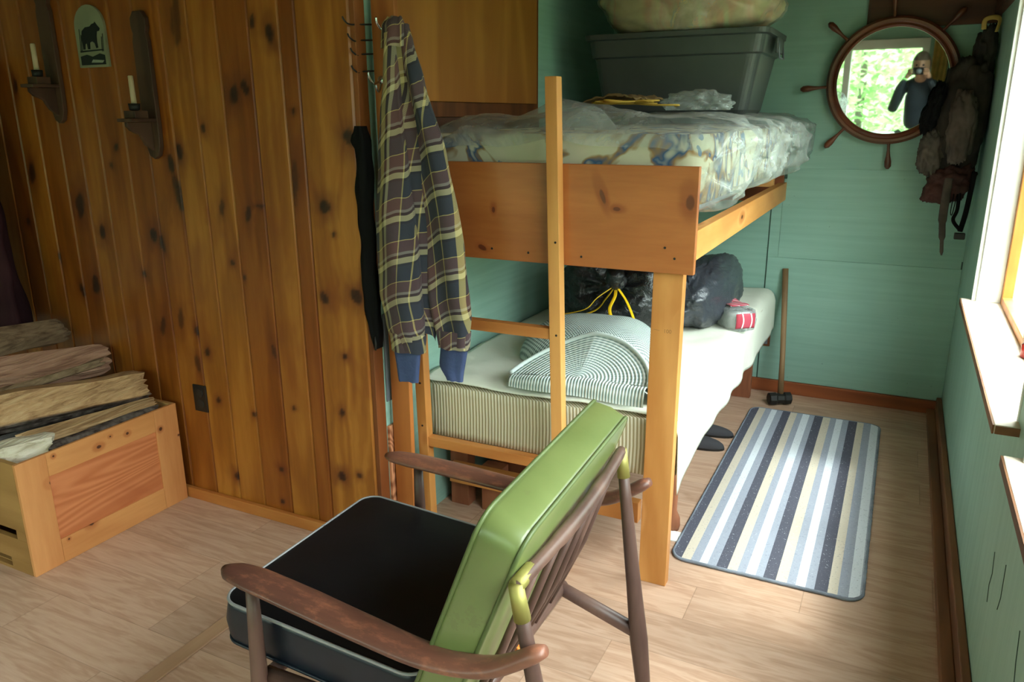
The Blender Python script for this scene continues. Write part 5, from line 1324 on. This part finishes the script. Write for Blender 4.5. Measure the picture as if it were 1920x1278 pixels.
def hd(u, v):
    th = 2*PI*u; ph = PI*v; d = V((math.sin(ph)*math.cos(th), math.sin(ph)*math.sin(th), math.cos(ph)))   # d.x right, d.y forward
    r = V((d.x*.074, d.y*.092, d.z*.115))
    if d.z < -.2: r.x *= 1-.30*(-d.z-.2); r.y *= 1-.12*(-d.z-.2)
    fy = max(0, d.y)
    r.y += .020*math.exp(-(d.x/.13)**2-((d.z+.12)/.16)**2)*fy-.008*math.exp(-((abs(d.x)-.38)/.16)**2-((d.z-.08)/.14)**2)*fy+.006*math.exp(-(d.x/.3)**2-((d.z+.48)/.07)**2)*fy+.008*math.exp(-(d.x/.25)**2-((d.z+.8)/.15)**2)*fy
    return hc+R_*r.x+F*r.y+V((0, 0, r.z))
b.grid(hd, 64, 48, closed_u=True); b.obj('head', M_skin, pr, smooth=True, fix=False)
b = MB(); b.tube([P3(BF+.035, 0, 1.40), P3(-.20, 0, 1.47)], [.052, .05], 16).obj('neck', M_skin, pr, smooth=True)
for sd in (-1, 1):
    b = MB(); b.grid(lambda u, v: hc+R_*(sd*(.074+.006*math.sin(PI*v)*math.cos(2*PI*u)))+F*(-.005+.014*math.sin(PI*v)*math.sin(2*PI*u))+V((0, 0, .0+.03*math.cos(PI*v))), 16, 10, closed_u=True); b.obj('ear', M_skin, pr, smooth=True, fix=False)
    b = MB(); e_ = hc+R_*sd*.029+F*.078+V((0, 0, .006)); b.grid(lambda u, v: e_+V((math.sin(PI*v)*math.cos(2*PI*u), math.sin(PI*v)*math.sin(2*PI*u), math.cos(PI*v)))*.010, 12, 8, closed_u=True); b.obj('eye', M_blackplast, pr, smooth=True, fix=False)
b = MB(); b.tube(catmull([hc+R_*x+F*(.093-x*x*8)+V((0, 0, -.055)) for x in (-.024, -.01, .01, .024)], 4), .004, 6).obj('mouth', plain('lips', (150, 92, 84), .6), pr, smooth=True)
b = MB()
def hr(u, v):
    th = 2*PI*u; ph = PI*(.0+.62*v)*(1.0 if math.sin(2*PI*u) < .2 else .62+.0*v); d = V((math.sin(ph)*math.cos(th), math.sin(ph)*math.sin(th), math.cos(ph)))
    k = 1.07+.02*nz(u*30, v*6); return hc+R_*d.x*.078*k+F*(d.y*.096*k-.006)+V((0, 0, d.z*.118*k+.004))
b.grid(hr, 60, 20, closed_u=True); b.obj('hair', M_hair, pr, smooth=True, fix=False)
cmr = thing('camera', 'black compact camera held up in both hands, seen in the mirror', 'camera', P3(-.055, 0, 1.46))
b = MB(); b.obox(P3(-.055, -.055, 1.50), P3(-.055, .055, 1.50), .034, .066); b.obj('camera_body', M_blackplast, cmr, bevel=.005)
MB().lathe(P3(-.04, .006, 1.50), P3(-.018, .006, 1.499), [(0, .026), (.5, .025), (1, .021)], 22).obj('lens_barrel', M_greymetal, cmr, smooth=True)
for sd in (-1, 1):
    palm = P3(-.072, sd*.088, 1.475)
    hnd = [(P3(-.062, sd*.100, 1.43), .022, -1), (palm, (.026, .018), 0), (P3(-.070, sd*.078, 1.505), (.024, .015), 1)]
    # four fingers wrap over the front of the body, thumb behind
    for j, (dz, ln) in enumerate(((.022, .9), (.006, 1.0), (-.010, .95), (-.024, .8))):
        k = len(hnd); hnd += [(P3(-.052, sd*.082, 1.495+dz), .0085, 2 if j < 2 else 1), (P3(-.033, sd*.068, 1.497+dz), .0078, k), (P3(-.030, sd*(.068-.026*ln), 1.499+dz), .0066, k+1)]
    k = len(hnd); hnd += [(P3(-.085, sd*.075, 1.465), .010, 1), (P3(-.082, sd*.050, 1.475), .0085, k)]
    skin('hand', hnd, M_skin, pr, 1)
# cloth hanging on the rear wall, glimpsed in the mirror
cb_ = MB(); cb_.grid(lambda u, v: V((.13+.15*u, YF+.035+.014*math.sin(u*22+v*2), 1.78-.62*v)), 40, 30)
tag(cb_.obj('hanging_cloth', plain('ochre_cloth', (170, 138, 70), .9, var=.12), smooth=True, solid=.004), 'ochre yellow cloth hanging on the wall behind the photographer, seen in the mirror', 'cloth')
